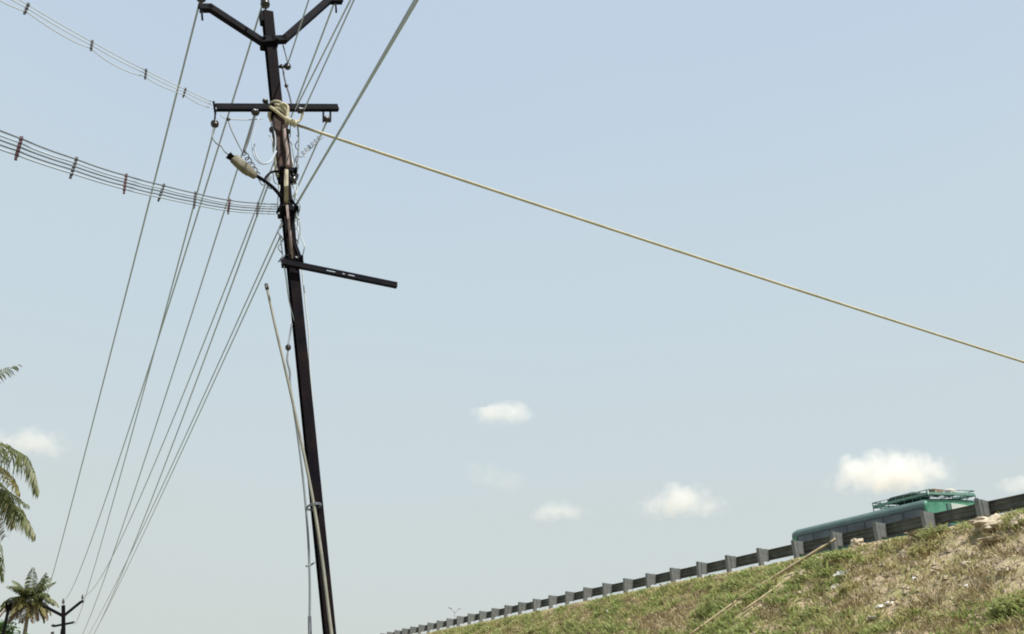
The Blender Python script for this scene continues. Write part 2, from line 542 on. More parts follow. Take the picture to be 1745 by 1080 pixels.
cloud(852, 706, 135, 62, 0.030, 'small flat-based white cloud, highest of the clouds right of the pole', [(-.35, -.2, .55), (.25, .1, .65), (.6, -.2, .4)], 1)
cloud(838, 812, 150, 90, 0.0055, 'very faint cloud wisp under the highest small cloud', [(-.3, .2, .55), (.3, -.2, .6)], 2)
cloud(952, 871, 130, 62, 0.020, 'small pale cloud left of the two largest clouds', [(-.4, -.15, .5), (.05, .15, .6), (.5, -.05, .45)], 3)
cloud(1155, 858, 185, 92, 0.022, 'broad white cloud in mid-sky above the guardrail', [(-.45, -.15, .5), (.1, .15, .7), (.5, -.05, .5)], 4)
cloud(1518, 812, 240, 115, 0.034, 'largest bright white cloud directly above the green bus', [(-.55, -.2, .45), (-.1, .15, .7), (.35, .15, .65), (.65, -.2, .35)], 5)
cloud(1745, 828, 110, 60, 0.022, 'small cloud cut by the right edge beyond the bus', [(-.3, -.1, .6), (.3, .1, .65)], 6)
cloud(48, 755, 170, 92, 0.020, 'pale cloud behind the palm fronds at the left edge', [(-.3, .1, .65), (.3, .1, .6), (.55, -.25, .4)], 7)

# ================================================================== NEAR UTILITY POLE
PT = on_z(455.5, 24, 8.3)                       # head of the shaft
PB = on_z(632, 1780, 0.0)                       # foot of the shaft
AX = (PT - PB).normalized()
PLN = AX.cross(RN).normalized()                 # normal of the plane holding shaft and crossarms
if PLN.y > 0: PLN = -PLN                        # facing the camera
def pp(px, py, out=0.0):
    """a pixel on the plane of shaft and crossarms, moved towards the camera by out"""
    return on_plane(px, py, PT + PLN * out, PLN)
EA = AX.cross(PLN).normalized()
if EA.x < 0: EA = -EA                           # along the crossarms, to the right

pole = thing('utility_pole', 'leaning black steel utility pole with V-shaped arms and a tan rope tied to it', 'utility pole', PB, 'power line poles')
# rolled steel section: two flanges and a web
sh = MB()
wt, wb = 0.098, 0.064
def sec(P, w):
    t = w * 0.16
    return [P + EA * x + PLN * y for x, y in ((-w / 2, -w * .55), (w / 2, -w * .55), (w / 2, -w * .55 + t), (t, -w * .55 + t), (t, w * .55 - t), (w / 2, w * .55 - t), (w / 2, w * .55), (-w / 2, w * .55), (-w / 2, w * .55 - t), (-t, w * .55 - t), (-t, -w * .55 + t), (-w / 2, -w * .55 + t))]
rows = 30
qs, fs = [], []
for i in range(rows + 1):
    t = i / rows
    qs += sec(PB - AX * 0.3 + (PT - PB + AX * 0.3) * t, wb + (wt - wb) * t)
for i in range(rows):
    for k in range(12):
        fs.append((i * 12 + k, i * 12 + (k + 1) % 12, (i + 1) * 12 + (k + 1) % 12, (i + 1) * 12 + k))
fs += [(0, 1, 2, 11), (2, 3, 10, 11), (3, 4, 9, 10), (4, 5, 8, 9), (5, 6, 7, 8)]
fs += [tuple(rows * 12 + k for k in f) for f in ((0, 1, 2, 11), (2, 3, 10, 11), (3, 4, 9, 10), (4, 5, 8, 9), (5, 6, 7, 8))]
sh.add(qs, fs)
sh.build('shaft', 'pole', pole)
# stepped head and head plate
hd = MB()
hd.bar(pp(452, 40), pp(450, 24), .085, .09, PLN)
hd.build('shaft_head', 'arm', pole)
rs_ = MB()                                       # rusted sleeve
rs_.bar(pp(475, 205), pp(486, 300), .122, .13, PLN)
rs_.build('rusty_sleeve', 'rust', pole)
for (x, y) in ((459, 76), (473, 190), (489, 296), (491, 362), (498, 446)):
    P = pp(x, y)
    cl = MB()
    cl.box(P, EA * .078, AX * .022, PLN * .078)
    for s in (-1, 1):
        cl.tube([P + EA * s * .062 + PLN * .07, P + EA * s * .062 + PLN * .105], .012, 6)
    cl.build('clamp_band', 'arm', pole)

def channel(name, a, b, w, h, parent):
    """steel channel between two points: back plate facing the camera and two lips"""
    m = MB()
    x = (b - a).normalized()
    up = PLN.cross(x).normalized()
    t = w * .12
    c0 = PLN * (.075)
    m.bar(a + c0, b + c0, h, t, PLN)
    for s in (-1, 1):
        m.bar(a + c0 * 0 + up * s * (h / 2 - t / 2) + PLN * (.075 - .018 - t / 2 - .001), b + up * s * (h / 2 - t / 2) + PLN * (.075 - .018 - t / 2 - .001), t, .036, PLN)
    return m.build(name, 'arm', parent)
# V arms: short level ends then sloping limbs
def v_arm(pts, th):
    m = MB()
    q = [pp(*p) + PLN * .07 for p in pts]
    for a, b in zip(q[:-1], q[1:]):
        x = (b - a).normalized()
        m.bar(a - x * th * .30, b + x * th * .30, th * .98, .035, PLN)
        up = PLN.cross(x).normalized()
        for s in (-1, 1):
            m.bar(a - x * th * .28 + up * s * (th / 2 - .006) - PLN * .032, b + x * th * .28 + up * s * (th / 2 - .006) - PLN * .032, .010, .028, PLN)
    return m.build('arm', 'arm', pole)
v_arm([(463, 75), (443, 77), (357, 21), (341, 21)], .066)
v_arm([(463, 75), (482, 74), (558, 7), (577, 7)], .066)
channel('crossarm', pp(366, 190), pp(573, 190), .07, .064, pole)

# insulators
def insulator(P, axis, s, parent, name='insulator'):
    m = MB()
    m.lathe(P, axis, [(.008 * s, -.10 * s), (.010 * s, -.02 * s), (.045 * s, -.015 * s), (.052 * s, .01 * s), (.036 * s, .03 * s), (.032 * s, .045 * s), (.046 * s, .055 * s), (.042 * s, .085 * s), (.02 * s, .10 * s), (.018 * s, .12 * s), (.03 * s, .13 * s), (.024 * s, .155 * s), (.004 * s, .16 * s)], 14)
    return m.build(name, 'insulator', parent)
def ball(P, axis, r, parent, m_='insulator', name='insulator'):
    m = MB()
    m.lathe(P, axis, [(r * .3, -r * 1.05), (r * .85, -r * .65), (r, -r * .25), (r * .72, 0), (r, r * .25), (r * .85, r * .65), (r * .3, r * 1.05)], 14)
    return m.build(name, m_, parent)
def bolt(a, b, r, parent, m_='arm', name='bolt'):
    m = MB(); m.tube([a, b], r, 8)
    return m.build(name, m_, parent)
iv_l = pp(341, 6); insulator(iv_l + PLN * .07, AX, 1.0, pole)
bolt(pp(343, 12, .07), pp(345, 34, .07), .010, pole)
iv_r = pp(579, -12); insulator(iv_r + PLN * .07, AX, 1.0, pole)
bolt(pp(572, 6, .07), pp(573, 21, .07), .010, pole)
iv_c = pp(452, 8); insulator(iv_c, AX, .95, pole)
# hanging insulators under the crossarm
bl_l = pp(366, 211, .06); ball(bl_l, AX, .036, pole)
bolt(pp(366, 206, .06), pp(367, 186, .06), .008, pole)
bolt(pp(367, 194, .06), pp(364, 173, .06), .010, pole, name='arm_end_pin')
bl_r = pp(557, 203, .05); ball(bl_r, EA, .034, pole)
hb = MB(); hb.bar(pp(551, 188, .05), pp(551, 207, .05), .03, .012, EA); hb.bar(pp(563, 188, .05), pp(563, 207, .05), .03, .012, EA); hb.build('insulator_bracket', 'arm', pole)
bl_c = pp(435, 191, .09); ball(bl_c, EA, .036, pole)
bl_d = pp(389, 203, .06); ball(bl_d, AX, .018, pole)
bl_e = pp(512, 188, .1); ball(bl_e, EA, .034, pole)
ball(pp(452, 172, .04), EA, .026, pole)
bolt(pp(452, 175, .04), pp(464, 180, .04), .011, pole)
ball(pp(464, 221, .05), AX, .030, pole)
ball(pp(491, 224, .07), AX, .024, pole)
# upper side shackle right of the head
bolt(pp(472, 114, .03), pp(494, 113, .03), .014, pole, name='shackle_bolt')
ball(pp(490, 113, .03), AX, .034, pole)
ball(pp(480, 113, .03), AX, .022, pole)
ball(pp(488, 146, .03), AX, .019, pole)
jw = MB()
jw.tube(catmull([pp(482, 76, .02), pp(486, 90, .02), pp(491, 110, .03)], 6), .0065, 5)
jw.tube(catmull([pp(482, 116, .03), pp(484, 130, .03), pp(488, 146, .03), pp(493, 162, .04), pp(498, 184, .06)], 6), .0085, 5)
jw.build('jumper_wire', 'wire_dark', pole)
# fuse unit right of the pole
fu = MB()
fu.lathe(pp(498, 312, .03), (pp(505, 294, .03) - pp(498, 312, .03)), [(.018, 0), (.032, .01), (.034, .05), (.028, .06), (.034, .07), (.032, .11), (.014, .12)], 12)
fu.bar(pp(491, 305, .02), pp(501, 303, .02), .03, .05, PLN)
fu.build('fuse_cutout', 'insulator', pole)
jd = MB()
jd.tube(catmull([pp(507, 214, .08), pp(509, 235, .06), pp(508, 262, .05), pp(504, 295, .03)], 6), .0075, 5)
jd.build('jumper_wire', 'wire_mid', pole)
# pipes fixed to the front of the shaft
cd = MB(); cd.tube([pp(488, 290, .105), pp(488, 344, .105)], .019, 10); cd.build('cable_conduit', 'conduit', pole)
cd = MB(); cd.tube(catmull([pp(484, 214, .09), pp(486, 240, .10), pp(490, 262, .10), pp(490, 284, .10)], 6), .018, 8); cd.build('cable_conduit', 'conduit_pink', pole)
cd = MB(); cd.tube([pp(489, 350, .10), pp(494, 395, .095), pp(498, 440, .09)], .012, 6); cd.build('cable_conduit', 'conduit_pink', pole)
cd = MB(); cd.tube(catmull([pp(471, 230, .02), pp(470, 255, .02), pp(470, 285, .03), pp(473, 300, .05)], 6), .016, 8); cd.build('cable_conduit', 'bamboo', pole)
# loose wiring hugging both edges of the shaft
rnd = random.Random(4)
lw = MB()
for k in range(5):
    q = []
    x0 = rnd.choice((-1, 1)) * rnd.uniform(.065, .10)
    y = rnd.uniform(200, 240); y1 = rnd.uniform(330, 450)
    while y < y1:
        cx = 455.5 + .1005 * (y - 24)
        q.append(pp(cx, y, .02) + EA * (x0 + rnd.uniform(-.022, .022)) + PLN * rnd.uniform(-.03, .05))
        y += rnd.uniform(10, 22)
    lw.tube(catmull(q, 5), .0055, 5)
lw.build('loose_wiring', 'wire_pale', pole)
lw = MB()
for (x0, ya, yb) in ((.082, 455, 760), (-.085, 400, 560)):
    q = []
    y = ya
    while y <= yb:
        cx = 455.5 + .1005 * (y - 24)
        q.append(pp(cx, y, .0) + EA * (x0 * (1 - .72 * max(0, (y - ya) / (yb - ya)) ** 2) + rnd.uniform(-.006, .006)))
        y += 38
    lw.tube(catmull(q, 5), .006, 5)
lw.build('down_wire', 'wire_pale', pole)
lw = MB()
q = [pp(478 + 4 * math.sin(i * 1.3), 375 + i * 5.5, .02) for i in range(14)]
lw.tube(catmull(q, 4), .006, 5)
lw.build('loose_wiring', 'wire_mid', pole)
lw = MB()
q = [pp(506 + 3 * math.sin(i * 1.7), 230 + i * 6.5, .02) for i in range(11)]
lw.tube(catmull(q, 4), .005, 5)
lw.build('loose_wiring', 'wire_mid', pole)
# side bracket: slotted steel bar reaching right
bk0, bk1 = pp(482, 445, .10), pp(677, 485, .10)
bx = (bk1 - bk0).normalized(); bu = PLN.cross(bx).normalized()
if bu.z < 0: bu = -bu
bl = (bk1 - bk0).length
bk = MB()
th = .050
for s in (-1, 1):
    bk.bar(bk0 + bu * s * (th / 2 - .0085), bk1 + bu * s * (th / 2 - .0085), .017, .012, PLN)
    if s < 0: bk.bar(bk0 + bu * s * (th / 2 - .004) - PLN * .020, bk1 + bu * s * (th / 2 - .004) - PLN * .020, .007, .026, PLN)
def fx(px): return (px - 482) / (677 - 482) * bl
cuts = [(fx(554), fx(569)), (fx(581), fx(585.5)), (fx(591), fx(602))]
x0 = 0
for a, b in cuts + [(bl, bl)]:
    bk.bar(bk0 + bx * x0, bk0 + bx * a, .0180, .010, PLN)
    x0 = b
bk.build('side_bracket', 'arm', pole)
ks = MB(); ks.bar(pp(500, 408, .05), pp(515, 447, .06), .028, .012, PLN); ks.build('bracket_stay', 'arm', pole)
ball(pp(484, 445, .06), EA, .028, pole)
ball(pp(505, 440, .07), EA, .020, pole)
bolt(pp(472, 362, .05), pp(479, 348, .05), .012, pole, name='cable_hook')
bolt(pp(497, 340, .05), pp(504, 351, .05), .014, pole, name='cable_hook')

# ------------------------------------------------------------------ street lamp on the pole
lamp = thing('street_lamp', 'small yellowed street lamp on a thin black arm left of the leaning pole', 'street lamp', pp(480, 340, .05))
lm = MB(); lm.tube(catmull([pp(481, 338, .06), pp(468, 322, .10), pp(452, 309, .14), pp(432, 296, .18)], 6), .016, 8)
lm.build('lamp_arm', 'arm', lamp)
lm = MB(); lm.tube(catmull([pp(479, 291, .06), pp(463, 293, .08), pp(453, 302, .12), pp(451, 311, .14)], 6), .011, 6); lm.build('arm_brace', 'arm', lamp)
la, lb = pp(394, 268, .22), pp(434, 301, .18)
lx, ly, ld = frame(lb - la, PLN)
LL = (lb - la).length
def lamp_sections(prof, half):
    q, fs_ = [], []
    n = 10
    for h, w, d in prof:
        for k in range(n):
            a = math.pi * k / (n - 1)
            q.append(la + ld * (h * LL) + ly * (half * abs(math.sin(a)) ** .45 * d) + lx * (math.copysign(abs(math.cos(a)) ** .6, math.cos(a)) * w))
    for i in range(len(prof) - 1):
        for k in range(n):
            fs_.append((i * n + k, i * n + (k + 1) % n, (i + 1) * n + (k + 1) % n, (i + 1) * n + k))
    fs_.append(tuple(range(n))); fs_.append(tuple((len(prof) - 1) * n + k for k in range(n)))
    m = MB(); m.add(q, fs_, True); return m
lamp_sections([(0.05, .034, .03), (.10, .046, .040), (.6, .050, .046), (.88, .038, .04), (1.0, .030, .036), (1.05, .020, .03)], 1).build('lamp_housing', 'lamp', lamp)
lamp_sections([(0.10, .026, .022), (.22, .039, .03), (.6, .043, .034), (.78, .036, .03), (.86, .018, .02)], -1).build('lamp_cover', 'lamp_lens', lamp)
m = MB(); m.tube([la - ld * .03, la + ld * .035], .036, 10); m.build('lamp_end_cap', 'arm', lamp)
m = MB()
q = [pp(415 + 24 * t + 4.5 * math.cos(t * 31), 258 + 40 * t + 4.5 * math.sin(t * 31), .12) for t in [i / 34 for i in range(35)]]
m.tube(q, .006, 5); m.build('coiled_lead', 'wire_dark', lamp)
m = MB()
q = [pp(437, 297, .15), pp(441, 305, .15), pp(447, 315, .15), pp(455, 310, .13), pp(462, 300, .1), pp(457, 318, .12), pp(466, 322, .1)]
m.tube(catmull(q, 6), .006, 5); m.build('lamp_lead', 'wire_mid', lamp)

# pale loop of spare cable
lo = MB()
q = [pp(441, 200, .09), pp(434, 222, .1), pp(430, 245, .11), pp(434, 268, .12), pp(446, 279, .12), pp(459, 275, .1), pp(468, 258, .08), pp(469, 232, .07), pp(462, 208, .07)]
lo.tube(catmull(q, 8), .0065, 6)
q = [p + Vector((.012, .01, .012)) for p in q[2:7]]
lo.tube(catmull(q, 8), .007, 6)
tag(lo.build('cable_loop', 'wire', None), 'loose hanging loop of pale spare cable above the street lamp', 'cable')

# ------------------------------------------------------------------ far poles of the same line
def far_pole(px, py, depth, label, arm=1.5, z_arm=None, scale_h=1.0):
    """V-armed pole whose fork sits at the pixel"""
    F = at_depth(px, py, depth)
    base = Vector((F.x, F.y, 0)) + RN * 1.45
    o = thing('utility_pole', label, 'utility pole', base, 'power line poles')
    Z = (F - base).normalized()
    E = (RN - Z * RN.dot(Z)).normalized()
    m = MB(); m.bar(base - Z * .2, F + Z * .45, .19, .19, RD, (1.2, .85)); m.build('shaft', 'pole', o)
    tips = []
    for s in (-1, 1):
        m = MB()
        a = F - Z * .02
        b = F + E * s * (arm / 2 - .09) + Z * .50
        c = F + E * s * (arm / 2 + .02) + Z * .52
        m.bar(a, b, .12, .11, RD); m.bar(b, c, .12, .11, RD)
        m.build('arm', 'arm', o)
        insulator(F + E * s * (arm / 2 - .02) + Z * .64, Z, 1.15, o)
        tips.append(F + E * s * (arm / 2 - .02) + Z * .80)
    insulator(F + Z * .56, Z, 1.3, o)
    tips.insert(1, F + Z * .78)
    m = MB(); m.bar(F + E * -.40 - Z * .40, F + E * .42 - Z * .36, .09, .08, RD); m.build('crossarm', 'arm', o)
    m = MB(); m.bar(F + E * -.25 - Z * 1.36, F + E * 1.12 - Z * 1.36, .09, .08, RD); m.build('crossarm', 'arm', o)
    ball(F + E * .40 - Z * .36 + RD * -.06, E, .06, o)
    ball(F + E * -.42 - Z * .36, E, .07, o)
    ball(F + E * -.44 - Z * .68, E, .07, o)
    m = MB(); m.bar(F + E * -.44 - Z * .95, F + E * -.52 - Z * 2.6, .06, .06, RD); m.build('cable_pipe', 'arm', o)
    m = MB(); m.bar(F - Z * .55 + E * -.06, F - Z * 2.8 + E * -.34, .09, .08, RD); m.build('strut', 'arm', o)
    lowers = [F + E * x - Z * z for x, z in ((.42, .36), (.25, 1.3), (.55, 1.3), (.8, 1.3), (1.05, 1.3))]
    return o, tips, lowers
FD = 40.0
fpole, ftips, flow = far_pole(108, 1049, FD, 'distant black utility pole with V-shaped arms beside the small palm', arm=1.62)

# ------------------------------------------------------------------ overhead wires
def span(name, A, B, label, r, m_, mid=None, sag=None, n=48, group='overhead wires', t0=0.0):
    """parabolic wire; the sag is the one that brings it closest to the photographed point"""
    def pt(t, sg): 
        P = A.lerp(B, t); P.z -= 4 * sg * t * (1 - t); return P
    if sag is None:
        best = None
        for i in range(0, 60):
            sg = 0.02 + i * 0.03
            prev = None
            for k in range(0, 121):
                t = k / 121 * .93 + .005
                x, y = project(pt(t, sg))
                if prev and (prev[1] - mid[1]) * (y - mid[1]) <= 0:
                    f_ = 0 if y == prev[1] else (mid[1] - prev[1]) / (y - prev[1])
                    e = abs(prev[0] + f_ * (x - prev[0]) - mid[0])
                    if best is None or e < best[0]: best = (e, sg)
                    break
                prev = (x, y)
        sag = best[1] if best else .4
        print('wire', label[:30], 'sag', sag, 'err', best)
    m = MB()
    ts = [(i / n) ** 1.6 for i in range(n + 1)]
    m.tube([pt(t, sag) for t in ts], r * .8, 6)
    return tag(m.build(name, m_, None), label, 'wire', group)
top_ins = AX * .12
span('power_line', iv_l + PLN * .07 + AX * .02, ftips[0], 'grey wire from the left V-arm tip, leftmost of the wires to the distant pole', .0125, 'wire', mid=(212, 540))
span('power_line', iv_c + AX * .10, ftips[1], 'grey wire from the top pin of the leaning pole to the distant pole top', .0125, 'wire', mid=(290, 540))
span('power_line', iv_r + PLN * .07 + AX * .05, ftips[2], 'grey wire from the right V-arm tip passing behind the leaning pole', .0125, 'wire', mid=(367, 540))
span('power_line', bl_l - AX * .03, flow[0], 'thin grey wire from the ball insulator under the left crossarm end', .0095, 'wire', mid=(279, 540))
span('power_line', bl_c, flow[1], 'thin grey wire from the crossarm insulator, passing beside the street lamp', .0095, 'wire', mid=(329, 540))
span('power_line', pp(458, 312, -.05), flow[2], 'thin grey wire starting behind the street lamp arm', .0095, 'wire', mid=(375, 540))
span('power_line', bl_r - AX * .02, flow[3], 'wire from the insulator under the right crossarm end, passing behind the pole', .0105, 'wire', mid=(408, 540))
span('power_line', pp(478, 402, .02), flow[4], 'thin pale wire leaving the pole just above the side bracket, lowest of the fan', .0085, 'wire', mid=(415, 540))

# spans coming over the camera from the previous pole
def back(A, px, py, label, r, m_, L=34.0, drop=0.0):
    """wire from A on the pole back over the camera, through a pixel near the picture's top edge"""
    d = ray(px, py)
    # point on that ray in the upright plane along the line through A
    t = (A - EYE).dot(d) / d.dot(d)
    best = None
    for k in range(400):
        q = EYE + d * (t * (0.55 + k * 0.002))
        dv = q - A
        if dv.length < .2: continue
        e = abs(dv.normalized().dot(-RD) - 1) + 4 * abs(dv.normalized().z + 0.03)
        if best is None or e < best[0]: best = (e, q)
    q = best[1]
    dirv = (q - A).normalized()
    m = MB()
    pts = []
    sag = .35
    n = 40
    s1 = (q - A).length
    for i in range(n + 1):
        s_ = L * (i / n) ** 1.8
        P = A + dirv * s_
        P.z += 0.0012 * max(0, s_ - s1) * (s_)          # curve of the sagging span climbing to its far support
        pts.append(P)
    m.tube(pts, r * .8, 6)
    return tag(m.build('power_line', m_, None), label, 'wire', 'overhead wires')
back(pp(489, 113, -.10), 526, 0, 'wire rising behind the right V-arm from the side shackle', .0085, 'wire')
back(bl_e - EA * .05, 597, 0, 'left of two close parallel wires rising from the right half of the crossarm', .0085, 'wire')
back(bl_e + EA * .03, 603, 0, 'right of two close parallel wires rising from the right half of the crossarm', .0085, 'wire')
back(pp(504, 350, .05), 711, 0, 'thick grey cable rising steeply to the right from a hook on the pole', .013, 'wire')
back(pp(506, 349, .05), 706, 0, 'thin cable running alongside the thick grey cable right of the pole', .0075, 'wire')
back(iv_l + PLN * .07 + AX * .02, 352, -90, 'wire continuing overhead from the left V-arm tip', .0125, 'wire')
back(iv_c + AX * .10, 460, -60, 'wire continuing overhead from the top pin of the leaning pole', .0125, 'wire')

# short hanging leads around the crossarm
def lead(pts, r, m_, label, name='lead_wire', n=8):
    m = MB(); m.tube(catmull([pp(*p) for p in pts], n), r, 5)
    return tag(m.build(name, m_, None), label, 'wire', 'short leads on the leaning pole')
lead([(365, 214, .06), (362, 232, .08), (368, 243, .10), (377, 249, .12), (383, 258, .16), (394, 266, .2)], .0075, 'wire_mid', 'short lead hanging from the ball insulator to the lamp tip')
lead([(389, 205, .06), (395, 222, .08), (405, 243, .10), (414, 260, .12)], .007, 'wire_mid', 'straight lead slanting from the crossarm down to the street lamp')
lead([(376, 196, .06), (386, 202, .06), (420, 204, .06), (448, 202, .06)], .005, 'wire_pale', 'thin pale wire strung just beneath the left crossarm')
lead([(435, 193, .09), (430, 215, .09), (423, 240, .10), (416, 258, .12)], .010, 'wire_dark', 'dark lead dropping from the crossarm insulator towards the lamp')
m = MB()
q = [pp(547 - 36 * t + 3.6 * math.cos(t * 42), 232 + 34 * t + 3.6 * math.sin(t * 42), .03) for t in [i / 70 for i in range(71)]]
m.tube(q, .0048, 5); tag(m.build('coiled_wire', 'wire_mid', None), 'springy coiled grey wire hanging right of the pole below the crossarm', 'wire', 'short leads on the leaning pole')
lead([(528, 248, .03), (524, 258, .03), (519, 268, .03)], .004, 'wire_pale', 'short pale wire stub right of the pole near the coiled wire')

# ------------------------------------------------------------------ service cable bundles with spacers going left
def bundle(ctrl, ncond, spread0, spread1, spacers, label, r, wmat, droop, seed, smat):
    """ctrl: (px, py, depth) from the pole outwards"""
    rnd = random.Random(seed)
    P = [at_depth(*c) for c in ctrl]
    line = catmull(P, 16)
    o = thing('cable_bundle', label, 'cable', P[0], 'service cable bundles')
    N = len(line)
    acc = [0.0]
    for a, b in zip(line[:-1], line[1:]): acc.append(acc[-1] + (b - a).length)
    def at(s_):
        for i in range(N - 1):
            if acc[i + 1] >= s_:
                k = (s_ - acc[i]) / max(1e-9, acc[i + 1] - acc[i]); return line[i].lerp(line[i + 1], k)
        return line[-1]
    # spacer stations by nearest pixel
    st = []
    for (sx, sy) in spacers:
        bi = min(range(N), key=lambda i: (project(line[i])[0] - sx) ** 2 + (project(line[i])[1] - sy) ** 2)
        st.append(acc[bi])
    st = sorted(st)
    tot = acc[-1]
    s_ = st[-1] + (st[-1] - st[-2])
    step = st[-1] - st[-2]
    while s_ < tot: st.append(s_); s_ += step
    down = Vector((0, 0, -1))
    edges = [0.0] + st + [tot]
    for c in range(ncond):
        pts = []
        for a, b in zip(edges[:-1], edges[1:]):
            if b - a < 1e-4: continue
            slack = droop[c % len(droop)] * rnd.uniform(.6, 1.3) * (b - a)
            skew = rnd.uniform(-.12, .12)
            for k in range(10):
                t = k / 10
                sp_ = spread0 + (spread1 - spread0) * ((a + (b - a) * t) / tot)
                off = down * (sp_ * (c / (ncond - 1)))
                tt = min(1, max(0, t + skew * math.sin(math.pi * t)))
                pts.append(at(a + (b - a) * t) + off + down * (4 * slack * tt * (1 - tt)))
        pts.append(at(tot) + down * (spread1 * c / (ncond - 1)))
        m = MB(); m.tube(pts, r, 5); m.build('conductor', wmat[c % len(wmat)], o)
    for i, s_ in enumerate(st):
        p0 = at(s_)
        k = spread0 + (spread1 - spread0) * (s_ / tot)
        tilt = Vector((rnd.uniform(-.1, .14), rnd.uniform(-.05, .05), 0))
        m = MB(); m.bar(p0 + Vector((0, 0, .012)), p0 + (down + tilt) * (k * 1.22 + .012), .015, .014, EA)
        for c in range(ncond):
            m.box(p0 + (down + tilt) * (k * c / (ncond - 1)), EA * .009, RD * .012, down * .009)
        m.build('spacer', smat[i % len(smat)], o)
    return o
D0 = (pp(470, 352) - EYE).dot(Vector((0, CP, SP)))
bundle([(474, 348, D0), (440, 346, D0 - .18), (391, 341, D0 - .5), (333, 329, D0 - .9), (279, 316, D0 - 1.3), (215, 299, D0 - 1.75), (130, 271, D0 - 2.25), (36, 236, D0 - 2.8), (-60, 194, D0 - 3.3), (-300, 70, D0 - 4.2), (-700, -200, D0 - 5.0)],
       5, .10, .125, [(440, 347), (391, 342), (334, 330), (280, 317), (215, 299), (131, 271), (36, 236)],
       'lower bundle of grey service wires with dark spacers reaching the left edge', .0058, ['wire_mid', 'wire', 'wire_mid'], [.006, .012, .004, .010, .003], 3, ['spacer', 'spacer_red', 'spacer', 'spacer', 'spacer_red'])
D1 = (pp(366, 180) - EYE).dot(Vector((0, CP, SP)))
bundle([(364, 175, D1), (316, 152, D1 - .3), (249, 120, D1 - .75), (157, 71, D1 - 1.3), (48, 8, D1 - 1.9), (-30, -42, D1 - 2.3), (-300, -240, D1 - 3.5), (-600, -480, D1 - 4.3)],
       3, .062, .066, [(316, 152), (249, 120), (157, 71), (48, 8)],
       'upper bundle of thin pale wires drooping between spacers to the top left', .0042, ['wire_pale', 'wire_pale', 'wire_pale'], [.002, .012, .055], 8, ['spacer'])

# ------------------------------------------------------------------ rope tied round the pole and pulled off to the bank
kn = pp(507, 213, .10)
def rope_err(anc, sg):
    e = 0
    for tx, ty in ((1130, 424), (1735, 615)):
        for k in range(1, 400):
            P = kn.lerp(anc, k / 400); P.z -= 4 * sg * (k / 400) * (1 - k / 400)
            x, y = project(P)
            if x > tx:
                e += abs(y - ty); break
        else: e += 99
    return e
anchor, ROPE_SAG, be = None, 0, 1e9
for py in range(780, 960, 12):
    A_ = on_slope(2600, py)
    for i in range(26):
        e = rope_err(A_, i * .05)
        if e < be: be, anchor, ROPE_SAG = e, A_, i * .05
rp = thing('rope', 'long tan rope tied to the leaning pole and stretched down to the right', 'rope', anchor)
def rope_pt(t, sg):
    P = kn.lerp(anchor, t); P.z -= 4 * sg * t * (1 - t); return P
print('rope', be, anchor, ROPE_SAG)
m = MB(); m.tube([rope_pt(i / 90, ROPE_SAG) for i in range(91)], .0145, 8); m.build('rope_line', 'rope', rp)
m = MB()
for k in range(3):
    q = []
    for i in range(22):
        a = 2 * math.pi * i / 22
        c0 = pp(474.5, 189 + k * 6, 0)
        q.append(c0 + EA * (.078 * math.cos(a)) + PLN * (.10 * math.sin(a)) + AX * (-.05 * math.cos(a + .4)))
    m.tube(q, .0145, 7, closed=True)
m.build('rope_wrap', 'rope', rp)
m = MB()
m.tube(catmull([pp(459, 181, .12), pp(468, 187, .14), pp(479, 196, .14), pp(492, 206, .13), pp(507, 213, .10)], 6), .015, 7)
m.tube(catmull([pp(478, 179, .11), pp(484, 177, .13), pp(490, 182, .13), pp(490, 195, .13), pp(487, 204, .13)], 6), .015, 7)
m.tube(catmull([pp(492, 203, .13), pp(500, 205, .15), pp(508, 207, .12), pp(514, 200, .1), pp(516, 192, .1)], 6), .0125, 7)
m.build('knot', 'rope_pale', rp)
m = MB()
for i in range(4):
    c0 = pp(489 + i * 4.6, 203.5 + i * 2.4, .125)
    m.lathe(c0 - EA * .014, (EA * 1.0 - AX * .35), [(.012, 0), (.032, .006), (.036, .016), (.03, .026), (.012, .03)], 10)
m.build('knot', 'rope', rp)
m = MB(); m.tube([anchor - Vector((0, 0, .25)), anchor + Vector((.05, 0, .35))], .03, 8); m.build('stake', 'bamboo_dry', rp)

# ------------------------------------------------------------------ bamboo leaning on the pole, stay wire with egg insulator
bp_ = thing('bamboo_pole', 'long pale bamboo leaning against the leaning pole', 'bamboo pole', pp(640, 1720, .2))
pts = [pp(453.5, 484, .13), pp(470, 560, .13), pp(491, 650, .13), pp(514, 755, .13), pp(535, 862, .13), pp(550, 960, .13), pp(565, 1080, .13), pp(596, 1300, .14), pp(640, 1720, .2)]
m = MB(); q = catmull(pts, 6); m.tube(q, .0100, 8, r2=.0125); m.build('culm', 'bamboo', bp_)
m = MB()
for i in range(2, len(q) - 2, 4):
    a = (q[i + 1] - q[i]).normalized(); rr = .0100 + (.0025) * i / len(q)
    m.lathe(q[i], a, [(rr * .9, -.006), (rr * 1.14, 0), (rr * .9, .006)], 8)
m.build('node_rings', 'bamboo', bp_, 'stuff')
m = MB(); m.tube([q[0] - (q[1] - q[0]).normalized() * .002, q[0] + (q[1] - q[0]).normalized() * .05], .0152, 8); m.build('cut_end', 'spacer', bp_)
m = MB()
c0 = pp(535, 862, .07)
for k in range(2):
    m.tube([c0 + EA * (.052 * math.cos(a)) + PLN * (.075 * math.sin(a)) + AX * (.010 * k - .01) for a in [2 * math.pi * i / 18 for i in range(18)]], .0045, 5, closed=True)
m.build('lashing', 'wire_mid', bp_)

